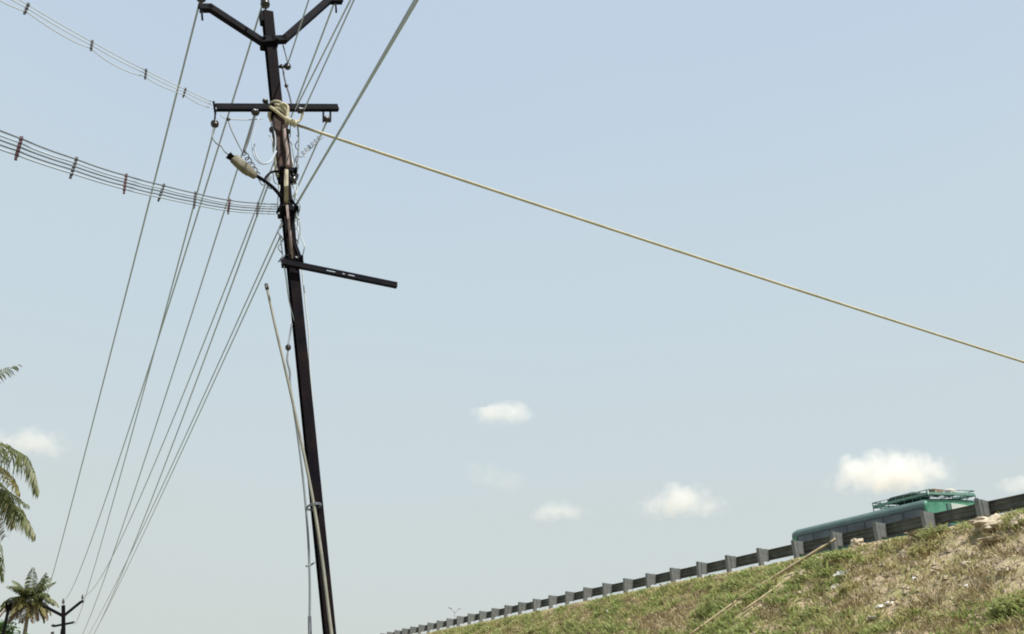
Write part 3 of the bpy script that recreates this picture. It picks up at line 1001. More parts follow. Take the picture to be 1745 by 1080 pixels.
st = thing('stay_wire', 'grey stay wire with a small egg insulator hanging left of the leaning pole', 'wire', pp(522, 1700, .1))
m = MB(); m.tube(catmull([pp(497, 552, .03), pp(494, 572, .03), pp(491, 588, .05)], 6), .008, 6); m.build('upper_wire', 'wire_mid', st)
ball(pp(491, 592, .05), AX, .024, st, name='egg_insulator')
m = MB(); m.tube(catmull([pp(491, 596, .05), pp(489.5, 614, .05), pp(494, 634, .05), pp(495, 660, .05), pp(507, 740, .05), pp(517, 820, .05), pp(524, 900, .05), pp(527, 960, .05), pp(528, 1010, .05), pp(527.5, 1080, .05), pp(527, 1300, .05), pp(522, 1700, .1)], 6), .0085, 6); m.build('lower_wire', 'wire_mid', st)
m = MB(); m.tube(catmull([pp(521, 964, .05), pp(526, 964, .05), pp(532, 961, .05), pp(536, 958, .03)], 5), .008, 6); m.build('hook', 'wire_mid', st)
m = MB(); m.tube([pp(527.5, 1050, .05), pp(528.5, 1100, .05)], .013, 8); m.build('turnbuckle', 'wire_dark', st)

# ================================================================== GUARDRAIL along the embankment edge
gr = thing('guardrail', 'grey steel crash barrier with blocky posts along the top of the embankment', 'guardrail', sp(16, P_RAIL, crest_z(16)))
UPZ = Vector((0, 0, 1))
RDG = (RD + UPZ * GRADE).normalized()
def post_mesh(kind):
    m = MB()
    if kind == 'post':                    # channel: web towards us, two flanges
        m.box((0, 0, -.35), RD * .004, RN * .105, UPZ * .55)
        for y in (-.103, .103):
            m.box(RD * .044 + RN * y + UPZ * -.35, RD * .040, RN * .004, UPZ * .55)
        m.box(RD * -.034 + RN * -.103 + UPZ * -.35, RD * .030, RN * .004, UPZ * .55)
    else:                                 # spacer block between post and beam
        m.box((0, 0, 0), RD * .004, RN * .150, UPZ * .235)
        for y in (-.148, .148):
            m.box(RD * .052 + RN * y, RD * .048, RN * .004, UPZ * .235)
        m.box(RD * .052 + UPZ * -.231, RD * .047, RN * .143, UPZ * .004)
    return m
pm = sm = None
s = 16.35 - 2 * 12
k0 = None
posts = []
# line the posts up with the photographed one at x = 1248
ref = on_plane(1250, 960, RN * P_RAIL, RN).dot(RD)
s_first = ref - 2.0 * 14
for i in range(62):
    s = s_first + 2.0 * i
    if s > 112: break
    zt = rail_top(s)
    P = sp(s, P_RAIL, zt)
    a = P - RN * .24 + UPZ * -.17
    b = P + RN * .022 + UPZ * -.215
    if pm is None:
        po = post_mesh('post').build('post', 'galv', None); so = post_mesh('spacer').build('spacer_block', 'galv', None)
        pm, sm = po.data, so.data
        bpy.data.objects.remove(po); bpy.data.objects.remove(so)
    for nm, me, L in (('post', pm, a), ('spacer_block', sm, b)):
        o = bpy.data.objects.new(nm, me); C.objects.link(o)
        o.parent = gr
        o.location = L - gr.location
        rj = random.Random(i * 7 + 3)
        o.rotation_euler = (rj.uniform(-.05, .05), rj.uniform(-.05, .05), rj.uniform(-.08, .08))
# W-beam panels, 4 m each
prof = [(.25, .0), (.235, .03), (.185, .08), (.155, .08), (.105, .01), (.09, .01), (.04, .08), (-.04, .08), (-.09, .01), (-.105, .01), (-.155, .08), (-.185, .08), (-.235, .03), (-.25, .0)]
prof = [(z * .84 + .04, d) for z, d in prof]
for i in range(-4, 27):
    s0 = ref + .5 + 4.0 * i; s1 = s0 + 4.06
    if s1 < s_first or s0 > 111: continue
    m = MB(); q = []; fs = []
    jit = random.Random(i + 50)
    dz = jit.uniform(-.012, .012)
    for s in (s0, s1):
        for z, d in prof: q.append(sp(s, P_RAIL + .175 + d, rail_top(s) - .25 + z + dz * (1 if s == s1 else -1)))
        for z, d in reversed(prof): q.append(sp(s, P_RAIL + .179 + d, rail_top(s) - .25 + z + dz * (1 if s == s1 else -1)))
    n = len(prof) * 2
    for k in range(n): fs.append((k, (k + 1) % n, n + (k + 1) % n, n + k))
    m.add(q, fs)
    m.build('beam', 'galv_dirty', gr)

# ================================================================== BUS
PBUS = P_RAIL + 2.3
K = on_plane(1574, 846, RN * PBUS, RN)
Kf = on_plane(1345, 908, RN * PBUS, RN)
s_n, s_f = K.dot(RD), Kf.dot(RD)
BL = s_f - s_n
road_z = lambda s: crest_z(s) + .03 + CROSS * (PBUS - 24.5)
print('bus length', BL, 'height', K.z - road_z(s_n), Kf.z - road_z(s_f))
BH = (K.z - road_z(s_n) + Kf.z - road_z(s_f)) / 2
BW = 2.75
bus = thing('bus', 'green bus with dark side windows and a roof rack driving along the embankment', 'bus', sp(s_n + BL / 2, PBUS + BW / 2, road_z(s_n + BL / 2)))
def B(x, y, z):
    """bus frame: x from the near end forwards, y across from our side, z above the road"""
    return sp(s_n + x, PBUS + y, road_z(s_n + x) + z + CROSS * y)
# body shell with rounded roof edges and slightly rounded ends
def bus_section(x, inset, drop):
    r = .20
    pr = [(0 + inset, .42), (-.0 + inset, BH - r - .34)]
    pr += [(inset, BH - r - drop)]
    for k in range(1, 6):
        a = math.pi / 2 * k / 5
        pr.append((inset + r - r * math.cos(a), BH - r - drop + r * math.sin(a)))
    full = pr + [(BW - y, z) for y, z in reversed(pr)]
    return [B(x, y, z) for y, z in full]
m = MB(); q = []; fs = []
xs = [(0.0, .05, .06), (.06, .01, .015), (.2, 0, 0), (BL * .5, 0, 0), (BL - .35, 0, 0), (BL - .12, .02, .05), (BL, .12, .16)]
for x, ins, dr in xs: q += bus_section(x, ins, dr)
n = len(q) // len(xs)
for i in range(len(xs) - 1):
    for k in range(n): fs.append((i * n + k, i * n + (k + 1) % n, (i + 1) * n + (k + 1) % n, (i + 1) * n + k))
fs.append(tuple(range(n))); fs.append(tuple((len(xs) - 1) * n + k for k in range(n)))
m.add(q, fs, False)
m.build('body', 'bus_green', bus)
# teal roof skin
m = MB(); q = []; fs = []
def roof_section(x, ins, dr):
    r = .215
    pr = [(ins - .012, BH - r - dr - .05)]
    for k in range(0, 6):
        a = math.pi / 2 * k / 5
        pr.append((ins - .012 + r - r * math.cos(a), BH - r - dr + .012 + r * math.sin(a)))
    pr.append((BW * .5, BH - dr + .05))
    full = pr + [(BW - y, z) for y, z in reversed(pr[:-1])]
    return [B(x, y, z) for y, z in full]
for x, ins, dr in xs[1:]: q += roof_section(x, ins, dr)
n = len(q) // (len(xs) - 1)
for i in range(len(xs) - 2):
    for k in range(n - 1): fs.append((i * n + k, i * n + k + 1, (i + 1) * n + k + 1, (i + 1) * n + k))
m.add(q, fs, True)
m.build('roof', 'bus_teal', bus)
# dark window band with panes and pillars on both long sides
zw0, zw1 = BH - 1.02, BH - .33
for y, out in ((0, -1), (BW, 1)):
    m = MB()
    m.box(B(BL / 2, y + out * .006, BH - 1.5), RDG * (BL / 2 - .15), RN * .006, UPZ * .30); m.build('side_panel', 'bus_dark', bus)
    nw = 7
    x0, x1 = .12, BL - .45
    ww = (x1 - x0) / nw
    m = MB()
    m.bar(B(x0, y + out * .008, zw1 + .03), B(x1, y + out * .008, zw1 + .03), .016, .06, UPZ)
    m.bar(B(x0, y + out * .008, zw0 - .03), B(x1, y + out * .008, zw0 - .03), .016, .06, UPZ)
    m.build('window_rail', 'bus_dark', bus)
    for k in range(nw):
        w_ = MB()
        w_.box(B(x0 + ww * (k + .5), y + out * .008, (zw0 + zw1) / 2), RDG * (ww / 2 - .05), RN * .007, UPZ * ((zw1 - zw0) / 2))
        wo = w_.build('window', 'glass', bus)
        f_ = MB()
        f_.box(B(x0 + ww * (k + .5), y + out * .018, (zw0 + zw1) / 2), RDG * .013, RN * .008, UPZ * ((zw1 - zw0) / 2))
        f_.build('window_divider', 'bus_dark', wo)
    m = MB()
    for k in range(nw + 1):
        m.box(B(x0 + ww * k, y + out * .010, (zw0 + zw1) / 2), RDG * .04, RN * .012, UPZ * ((zw1 - zw0) / 2 + .001))
    m.build('window_pillar', 'bus_dark', bus)
# near end: green corner, window beside it with the sky's reflection painted pale, dark bumper
m = MB(); m.box(B(-.02, BW * .70, BH - .37), RN * .66, RDG * .024, UPZ * .17); m.build('end_window', 'bus_sky_glass', bus)
m = MB(); m.box(B(-.012, BW * .40, BH - .42), RN * .05, RDG * .03, UPZ * .26); m.build('end_pillar', 'bus_teal', bus)
m = MB(); m.box(B(-.03, BW * .5, BH - .66), RN * (BW / 2), RDG * .03, UPZ * .06); m.build('end_rail', 'bus_dark', bus)
m = MB(); m.box(B(-.016, BW * .5, BH - 1.30), RN * (BW / 2 - .15), RDG * .014, UPZ * .28); m.build('end_window', 'glass', bus)
m = MB(); m.box(B(-.06, BW * .5, .62), RN * (BW / 2), RDG * .06, UPZ * .14); m.build('bumper', 'bus_dark', bus)
m = MB(); m.box(B(BL + .02, BW * .5, BH - .95), RN * (BW / 2 - .2), RDG * .02, UPZ * .45); m.build('end_window', 'glass', bus)
for y in (.25, BW - .25):
    m = MB(); m.box(B(-.03, y, .95), RN * .09, RDG * .02, UPZ * .13); m.build('tail_light', 'spacer_red', bus)
for x in (1.5, BL - 1.6):
    for y, out in ((.16, 1), (BW - .16, -1)):
        c0 = B(x, y, .46)
        m = MB(); m.lathe(c0 - RN * .14, RN, [(.30, 0), (.44, .02), (.47, .06), (.47, .22), (.44, .26), (.30, .28)], 22); t_ = m.build('wheel', 'tyre', bus)
        m = MB(); m.lathe(c0 - RN * .15 * out, RN * out, [(.06, -.02), (.1, .0), (.26, .02), (.28, .005)], 18); m.build('rim', 'galv', t_)
# roof rack
m = MB()
xr0, xr1 = -.08, 2.5
zr = BH + .02
for z in (.12, .30):
    ring = [B(xr0, .18, zr + z), B(xr1, .18, zr + z), B(xr1, BW - .18, zr + z), B(xr0, BW - .18, zr + z)]
    for a, b in zip(ring, ring[1:] + ring[:1]): m.tube([a, b], .022, 6)
for k in range(8):
    x = xr0 + (xr1 - xr0) * k / 7
    for y in (.18, BW - .18): m.tube([B(x, y, zr - .12), B(x, y, zr + .30)], .018, 6)
    m.tube([B(x, .18, zr + .12), B(x, BW - .18, zr + .12)], .018, 6)
for k in range(1, 6):
    for x in (xr0, xr1): m.tube([B(x, .18 + (BW - .36) * k / 6, zr + .0), B(x, .18 + (BW - .36) * k / 6, zr + .30)], .018, 6)
for a, b in zip(ring, ring[1:] + ring[:1]):
    m.bar(a - UPZ * .13, b - UPZ * .13, .012, .085, UPZ)
m.build('roof_rack', 'rack', bus)
# load on the rack
def lump(name, c, ax, ay, az, m_, label, cat, seed, parent=None, group=None, nu=18, nv=10, amp=.25, sq=.6, soft=True):
    v, f = [], []
    for j in range(nv + 1):
        th = math.pi * j / nv - math.pi / 2
        for i in range(nu):
            ph = 2 * math.pi * i / nu
            def se(x): return math.copysign(abs(x) ** sq, x)
            n_ = Vector((se(math.cos(th)) * se(math.cos(ph)), se(math.cos(th)) * se(math.sin(ph)), se(math.sin(th))))
            k = 1 + amp * noise.noise(n_ * 1.7 + Vector((seed * 3.7, seed, 0))) + amp * .5 * noise.noise(n_ * 4 + Vector((0, seed * 2.1, 0)))
            v.append(c + (ax * n_.x + ay * n_.y + az * n_.z) * k)
    for j in range(nv):
        for i in range(nu):
            f.append((j * nu + i, j * nu + (i + 1) % nu, (j + 1) * nu + (i + 1) % nu, (j + 1) * nu + i))
    mb = MB(); mb.add(v, f, soft)
    o = mb.build(name, m_, parent)
    if label: tag(o, label, cat, group)
    return o
lump('luggage_bundle', B(1.3, .75, zr + .25), RDG * .8, RN * .42, UPZ * .13, 'tarp', 'dark tarpaulin bundle lying on the left side of the bus roof rack', 'luggage', 2, amp=.15)
lump('sack', B(.22, 1.62, zr + .27), RDG * .22, RN * .22, UPZ * .12, 'sack', 'pale sack on the bus roof rack near the rear right', 'luggage', 5, amp=.15)
lump('carton', B(.25, .95, zr + .27), RDG * .2, RN * .28, UPZ * .10, 'red_box', 'brown carton on the bus roof rack at the rear', 'luggage', 6, amp=.05, sq=.25)
lump('sack', B(2.05, 1.5, zr + .22), RDG * .3, RN * .3, UPZ * .10, 'sack', 'pale sack at the front of the bus roof rack', 'luggage', 9, amp=.15)

# ================================================================== twin-arm lamp far along the road
T0 = on_plane(775, 1042, RN * 36.4, RN)
sT = T0.dot(RD)
tl = thing('street_lamp', 'tiny pale twin-armed street lamp just above the guardrail far down the road', 'street lamp', sp(sT, 36.4, crest_z(sT) + 1.0))
print('twin lamp', T0, 'crest', crest_z(sT))
m = MB(); m.tube([sp(sT, 36.4, crest_z(sT) + 1.0), T0 - UPZ * .1], .06, 8, r2=.04); m.build('post', 'galv', tl)
for s_ in (-1, 1):
    m = MB(); m.tube([T0 - UPZ * .15, T0 + RN * s_ * .45 + UPZ * .28], .035, 6); m.build('lamp_arm', 'galv', tl)
    m = MB(); m.bar(T0 + RN * s_ * .40 + UPZ * .27, T0 + RN * s_ * .72 + UPZ * .38, .12, .06, UPZ); m.build('lamp_head', 'galv', tl)

# ================================================================== PALMS AND TREES
def frond(path, ll, m_, parent, seed, n=46, wid=.045, hang=1.0, rr=.028, name='frond'):
    rnd = random.Random(seed)
    pts = catmull(path, 10)
    m = MB()
    acc = [0.0]
    for a, b in zip(pts[:-1], pts[1:]): acc.append(acc[-1] + (b - a).length)
    L = acc[-1]
    def at(s_):
        for i in range(len(pts) - 1):
            if acc[i + 1] >= s_:
                k = (s_ - acc[i]) / max(1e-9, acc[i + 1] - acc[i]); return pts[i].lerp(pts[i + 1], k), (pts[i + 1] - pts[i]).normalized()
        return pts[-1], (pts[-1] - pts[-2]).normalized()
    for i in range(n):
        t = .12 + .88 * (i + rnd.uniform(-.3, .3)) / n
        t = min(.995, max(.1, t))
        P, T = at(t * L)
        side = T.cross(UPZ)
        if side.length < .05: side = T.cross(Vector((0, 1, 0)))
        side.normalize()
        ln = ll * (math.sin(math.pi * min(1, .18 + .80 * t)) ** .6) * rnd.uniform(.8, 1.12)
        for s_ in (-1, 1):
            d = (side * s_ * rnd.uniform(.75, 1.0) + T * rnd.uniform(.35, .65) + UPZ * rnd.uniform(-.35, .10) * hang).normalized()
            q = [P]
            cur = P
            dd = d.copy()
            segs = 4
            for k in range(segs):
                cur = cur + dd * (ln / segs)
                q.append(cur)
                dd = (dd + UPZ * (-.42 * hang * rnd.uniform(.8, 1.25))).normalized()
            w = (T - dd * T.dot(dd)).normalized()
            vv = []
            for k, c in enumerate(q):
                ww = wid * (1, 1.05, .9, .6, .06)[k] * .5
                vv += [c - w * ww, c + w * ww]
            m.add(vv, [(2 * k, 2 * k + 1, 2 * k + 3, 2 * k + 2) for k in range(segs)], False)
    o = m.build(name, m_, parent)
    mr = MB(); mr.tube(pts, rr, 5, r2=rr * .25); mr.build('midrib', 'rachis', o)
    return o
def palm(name_label, crown, base, trunk_r, fl, nf, seed, paths=(), leaf_len=.8, nleaf=46, wid=.045, skip=None, dead=6, sag=1.0):
    rnd = random.Random(seed)
    o = thing('palm_tree', name_label, 'palm tree', base, 'coconut palms')
    m = MB()
    n = 26
    q, rr = [], []
    for i in range(n + 1):
        t = i / n
        P = Vector(base).lerp(crown, t); P.x += .35 * math.sin(t * 2.6) * (1 - t)
        q.append(P); rr.append(trunk_r * (1.35 - .6 * t) * (1 + .05 * (i % 2)))
    m.tube(q, rr, 10); m.build('trunk', 'trunk', o)
    for i in range(7):
        a = rnd.uniform(0, 6.28)
        lump('coconut', crown + Vector((math.cos(a) * .28, math.sin(a) * .28, -.25 + rnd.uniform(-.15, .1))), Vector((.11, 0, 0)), Vector((0, .11, 0)), Vector((0, 0, .14)), 'coconut', None, None, i, o, nu=8, nv=6, amp=.05, sq=1)
    for k, (path, mm, ll, nl, hg) in enumerate(paths):
        frond(path, ll, mm, o, seed * 100 + k, nl, wid, hg)
    for k in range(nf):
        az = 2 * math.pi * (k * .381966 + rnd.uniform(-.03, .03))
        el = R(78 - 105 * (k / nf) + rnd.uniform(-8, 8))
        if skip and skip(az, el): continue
        h = Vector((math.cos(az), math.sin(az), 0))
        L = fl * rnd.uniform(.85, 1.1)
        path = []
        cur = crown + h * .08
        d = h * math.cos(el) + UPZ * math.sin(el)
        for j in range(6):
            path.append(cur.copy())
            cur = cur + d * (L / 5)
            d = (d + UPZ * -(.30 + .10 * j * .5) * sag * max(.25, math.cos(el))).normalized()
        mm = 'palm_leaf' if k < nf - dead - 9 else ('palm_dry' if k < nf - dead + 1 else 'palm_brown')
        frond(path, leaf_len * rnd.uniform(.85, 1.1), mm, o, seed * 100 + 50 + k, nleaf, wid, 1.0)
    return o

PD = 20.0
def pl(*pts): return [at_depth(x, y, PD + dz) for x, y, dz in pts]
crownL = at_depth(-92, 800, PD)
baseL = Vector((crownL.x - .8, crownL.y + .3, 0))
pathsL = [
    (pl((-92, 795, 0), (-48, 764, -.4), (0, 757, -.8), (36, 773, -1), (56, 801, -1.1), (66, 838, -1.2)), 'palm_leaf', .86, 84, 1.9),
    (pl((-92, 798, 0), (-40, 778, -.3), (4, 799, -.6), (24, 822, -.8), (34, 842, -.9)), 'palm_dry', .55, 60, 1.5),
    (pl((-92, 800, 0), (-30, 802, -.3), (12, 836, -.6), (34, 852, -.8), (50, 862, -.8)), 'palm_leaf', .50, 60, 1.0),
    (pl((-92, 803, 0), (-25, 818, -.2), (14, 850, -.5), (42, 880, -.7), (60, 912, -.8)), 'palm_leaf', .80, 84, 1.8),
    (pl((-92, 803, 0), (-35, 812, .3), (0, 838, .2), (16, 868, .2), (24, 900, .2)), 'palm_dry', .60, 60, 1.3),
    (pl((-92, 806, 0), (-45, 850, -.2), (-14, 900, -.3), (1, 948, -.3), (6, 992, -.4)), 'palm_leaf', .5, 50, 1.2),
    (pl((-92, 792, 0), (-72, 710, .3), (-28, 648, .5), (34, 621, .7)), 'palm_leaf', .50, 55, .8),
]
palm('large coconut palm at the left edge with only its arching fronds in view', crownL, baseL, .16, 3.4, 16, 11, pathsL, .75, 44, .031,
     skip=lambda az, el: math.cos(az) > .15)

PF = 72.0
crownF = at_depth(51, 1024, PF)
palm('small distant palm with yellowing drooping fronds beside the far pole', crownF, Vector((crownF.x + .6, crownF.y, 0)), .17, 2.45, 40, 23, (), .66, 40, .085, dead=9, sag=1.2)

# dark pole with a hooked top at the far left
hp = at_depth(14, 1075, 45)
ho = thing('hooked_pole', 'thin dark pole with a hooked top left of the small palm', 'pole', Vector((hp.x, hp.y, 0)))
m = MB(); m.bar(Vector((hp.x, hp.y, -.1)), at_depth(16, 1030, 45), .17, .17, RD, (1.1, .8)); m.build('shaft', 'pole', ho)
m = MB(); m.tube(catmull([at_depth(15, 1046, 44.9), at_depth(11, 1035, 44.9), at_depth(12, 1026, 44.9), at_depth(17, 1022, 44.9), at_depth(19, 1028, 44.9), at_depth(18, 1040, 44.9)], 6), .055, 7); m.build('hook', 'pole', ho)
ball(at_depth(17, 1024, 44.9), UPZ, .11, ho)

# leafy tree whose top just reaches the frame
def leafy_tree(label, top, height, rad, seed, n=5200):
    rnd = random.Random(seed)
    base = Vector((top.x, top.y, 0))
    o = thing('broadleaf_tree', label, 'tree', base)
    m = MB()
    cz = height - rad * 1.0
    m.tube(catmull([base - UPZ * .2, base + Vector((.15, .1, cz * .5)), base + Vector((0, 0, cz))], 6), [.24 - .012 * i for i in range(13)], 8)
    m.build('trunk', 'trunk', o)
    limbs = []
    ml = MB()
    for k in range(9):
        a = k * 2.4; e = rnd.uniform(.2, 1.1)
        tip = base + UPZ * cz + Vector((math.cos(a) * math.cos(e), math.sin(a) * math.cos(e), math.sin(e))) * rad * rnd.uniform(.6, .85)
        ml.tube(catmull([base + UPZ * (cz * .75), (base + UPZ * cz).lerp(tip, .5) + UPZ * .2, tip], 4), [.10 - .009 * i for i in range(9)], 6)
        limbs.append(tip)
    ml.build('limb', 'trunk', o)
    vv, ff = [], []
    lm_ = MB()
    for k in range(n):
        c0 = rnd.choice(limbs) if rnd.random() < .8 else base + UPZ * cz
        d = Vector((rnd.gauss(0, 1), rnd.gauss(0, 1), rnd.gauss(0, .8)))
        P = c0 + d * rad * .22
        if P.z > height: P.z = height - rnd.uniform(0, .6)
        a = Vector((rnd.gauss(0, 1), rnd.gauss(0, 1), rnd.gauss(0, .5))).normalized()
        b = a.cross(Vector((rnd.gauss(0, 1), rnd.gauss(0, 1), rnd.gauss(0, 1)))).normalized()
        s_ = rnd.uniform(.07, .14)
        lm_.add([P - a * s_, P + b * s_ * .45, P + a * s_, P - b * s_ * .45], [(0, 1, 2, 3)])
    lm_.build('crown', 'tree_leaf', o)
    return o
tp = at_depth(-12, 1056, 50)
leafy_tree('green leafy tree top in the bottom left corner', tp, tp.z, 1.35, 5)

# ================================================================== THINGS LYING ON THE BANK
def slope_normal(P):
    s, p = P.dot(RD), P.dot(RN); e = .3
    return (RD * -(surf(s + e, p, False) - surf(s - e, p, False)) / (2 * e) + RN * -(surf(s, p + e, False) - surf(s, p - e, False)) / (2 * e) + UPZ).normalized()
LYING = []
def lying_pole(a, b, r, label, m_='bamboo_dry', lift=.13):
    A, Bp = on_slope(*a), on_slope(*b)
    n_ = slope_normal((A + Bp) / 2)
    q = []
    for i in range(9):
        P = A.lerp(Bp, i / 8) + n_ * lift
        q.append(P)
    # rest on the highest bumps
    over = max(surf(P.dot(RD), P.dot(RN)) - P.z for P in q)
    q = [P + UPZ * max(0, over * .7) for P in q]
    LYING.append((A, Bp))
    o = thing('bamboo_pole', label, 'bamboo pole', q[0], 'bamboo poles lying on the bank')
    m = MB(); m.tube(q, r, 8, r2=r * .8); m.build('culm', m_, o)
    m = MB()
    d = (q[-1] - q[0]); L = d.length; d.normalize()
    for k in range(int(L / .45)):
        P = q[0] + d * (.2 + .45 * k)
        m.lathe(P, d, [(r * .85, -.012), (r * 1.12, 0), (r * .85, .012)], 8)
    m.build('node_rings', m_, o, 'stuff')
    return o
lying_pole((1428, 924), (1252, 1032), .055, 'upper straight dry bamboo pole lying down the bank')
lying_pole((1398, 956), (1268, 1048), .05, 'shorter bamboo pole lying just below and right of the upper one')
lying_pole((1258, 1030), (1178, 1088), .05, 'lowest bamboo pole on the bank, cut by the bottom edge')
def rock(px, py, wpx, hpx, label, seed, m_='rock', name='rock', cat='rock', group='pale stones on the bank', sq=.95, amp=.6, up=-.05):
    P = on_slope(px, py)
    t = (P - EYE).dot(Vector((0, CP, SP)))
    w, h = wpx * t / FPX / 2, hpx * t / FPX / 2
    X = (Vector((1, 0, 0)) * .95 + Vector((0, .3, 0))).normalized()
    Y = UPZ.cross(X)
    return lump(name, P + UPZ * h * up, X * w, Y * (w * .8), UPZ * h, m_, label, cat, seed, None, group, amp=amp, sq=sq, nu=18, nv=11, soft=False)
rock(1690, 896, 62, 30, 'largest pale boulder at the crest of the bank below the barrier', 1)
rock(1744, 890, 50, 20, 'pale boulder at the right edge beside the largest boulder', 2)
rock(1462, 927, 26, 18, 'pale stone near the top ends of the bamboo poles', 3)
rock(1372, 983, 26, 20, 'pale stone just right of the bamboo poles', 4)
rock(1472, 948, 16, 12, 'small pale stone below the stone at the bamboo tops', 5)
rock(1540, 952, 13, 24, 'small upright grey stone in the middle of the bank', 6)
rock(1712, 972, 26, 13, 'flat pale rock in the bare patch at the right edge', 7)
rock(1648, 962, 24, 11, 'flat pale rock in the upper middle of the bare patch', 8)
rock(1600, 972, 26, 13, 'low pale rock at the left end of the bare patch', 9)
rock(1700, 920, 46, 8, 'long flat pale slab below the largest boulder', 10, sq=.5)
rock(1575, 908, 46, 7, 'long thin pale slab near the bus end of the crest', 11, sq=.5)
def litter(px, py, w, h, label, seed, m_='litter', cat='litter', name='litter', **kw):
    return rock(px, py, w, h, label, seed, m_, name, cat, 'litter scattered on the bank', amp=.45, **kw)
litter(1559, 987, 9, 9, 'small bright white scrap on the bank below the rear of the bus', 21)
litter(1648, 999, 9, 8, 'bright white scrap on the right of the bank', 22)
litter(1502, 1034, 18, 7, 'white plastic scrap low in the middle of the bank', 23)
litter(1517, 1028, 16, 6, 'thin white strip touching the low plastic scrap', 24)
litter(1436, 979, 28, 10, 'wide white plastic bag right of the bamboo poles', 25)
litter(1427, 1001, 22, 12, 'dull white bag beneath the wide white one', 26, 'sack')
litter(1487, 1053, 22, 7, 'pale yellowish scrap near the bottom of the bank', 27, 'sack')
litter(1035, 1042, 5, 8, 'tiny white scrap on the grass at left of the bank', 28)
litter(1510, 925, 12, 6, 'small pinkish scrap near the crest below the bus', 29, 'conduit_pink')

def weed(px, py, wpx, hpx, label, seed, m_='grass_green'):
    rnd = random.Random(seed)
    P = on_slope(px, py)
    t = (P - EYE).dot(Vector((0, CP, SP)))
    w, h = wpx * t / FPX / 2, hpx * t / FPX
    o = thing('weed_clump', label, 'weed', P, 'leafy weed clumps on the bank')
    ms, ml = MB(), MB()
    for k in range(int(26 + wpx)):
        a, r = rnd.uniform(0, 6.28), math.sqrt(rnd.random())
        foot = P + Vector((math.cos(a) * r * w * .5, math.sin(a) * r * w * .5, 0))
        foot.z = surf(foot.dot(RD), foot.dot(RN)) - .02
        hh = h * rnd.uniform(.45, 1.05) * (1 - .35 * r)
        tip = foot + Vector((math.cos(a) * r * w * .6, math.sin(a) * r * w * .6, hh))
        ms.tube([foot, foot.lerp(tip, .5) + Vector((0, 0, hh * .08)), tip], .006, 4)
        for j in range(11):
            c = foot.lerp(tip, .2 + .8 * j / 10)
            d = Vector((rnd.gauss(0, 1), rnd.gauss(0, 1), rnd.gauss(.1, .5))).normalized()
            b = d.cross(Vector((rnd.gauss(0, .4), rnd.gauss(0, .4), 1))).normalized()
            L = rnd.uniform(.05, .11)
            ml.add([c, c + d * L * .5 + b * L * .28, c + d * L, c + d * L * .5 - b * L * .28], [(0, 1, 2, 3)])
    ms.build('stems', 'grass_olive', o, 'stuff'); ml.build('leaves', m_, o, 'stuff')
weed(1372, 938, 46, 26, 'green weed clump at the foot of a barrier post, left of the bamboo tops', 31)
weed(1590, 916, 60, 26, 'wide green weed clump at the crest below the rear of the bus', 32)
weed(1573, 946, 54, 28, 'grey-green weed clump in the upper middle of the bank', 33, 'grass_olive')
weed(1432, 952, 50, 20, 'low green weed clump right beside the bamboo tops', 34)
weed(1215, 1040, 60, 30, 'green weed clump on the bank left of the bamboo poles', 35)
weed(1385, 1056, 70, 30, 'green weed clump low on the bank right of the bamboo poles', 36)
weed(1718, 1050, 66, 44, 'tall green weed clump in the bottom right corner', 37)
weed(1445, 1010, 40, 22, 'grey-green weed clump beneath the dull white bag', 38, 'grass_olive')
# ------------------------------------------------------------------ grasses, weeds and rubble (nobody could count them)
def pale_zone(s, p):
    """1 in the bare rubble patch at the upper right"""
    a = math.exp(-((s - 16.5) / 5.0) ** 2 - ((p - 20.9) / 1.9) ** 2)
    return a
def scatter(seed):
    rnd = np.random.RandomState(seed)
    out = {'dry': [], 'green': [], 'olive': [], 'brown': [], 'rub': []}
    N = 64000
    # denser near the viewer, where single clumps can be told apart
    u = rnd.rand(N)
    ss = 5.0 + 83.0 * u ** 1.55
    pmin = np.where(ss < 30, 13.0, 14.5)
    pv = pmin + (P_CREST - 0.05 - pmin) * rnd.rand(N) ** .85
    for s, p in zip(ss, pv):
        s, p = float(s), float(p)
        n1 = noise.noise(Vector((s * .22, p * .40, 1.7)))
        n2 = noise.noise(Vector((s * .75, p * 1.2, 9.2)))
        n3 = noise.noise(Vector((s * 2.1, p * 2.9, 4.4)))
        Q = sp(s, p, surf(s, p))
        if any((Q - (a_ + (b_ - a_) * min(1, max(0, (Q - a_).dot(b_ - a_) / (b_ - a_).length_squared)))).length < .30 for a_, b_ in LYING): continue
        bare = pale_zone(s, p) * .75 + .55 * n2 + .45 * n3
        r = rnd.rand()
        if bare > .40:
            if r < .12: out['rub'].append((s, p))
            elif r < .30: out['dry'].append((s, p))
            elif r < .36: out['olive'].append((s, p))
            elif r < .46: out['brown'].append((s, p))
            continue
        gl = n1 * .55 + n2 * .75 + n3 * .7 + (rnd.rand() - .5) * .35
        if n3 * .8 - n2 * .5 < -.42 and r < .7:
            if r < .03: out['rub'].append((s, p))
            continue                                   # bare earth shows through
        if gl > .19: out['green' if r < .70 else 'olive'].append((s, p))
        elif gl > -.14: out['olive' if r < .62 else ('dry' if r < .78 else 'green')].append((s, p))
        elif gl > -.34: out['dry' if r < .45 else ('olive' if r < .68 else 'brown')].append((s, p))
        else: out['brown' if r < .6 else 'dry'].append((s, p))
        if r > .993: out['rub'].append((s, p))
    return out
SC = scatter(12)
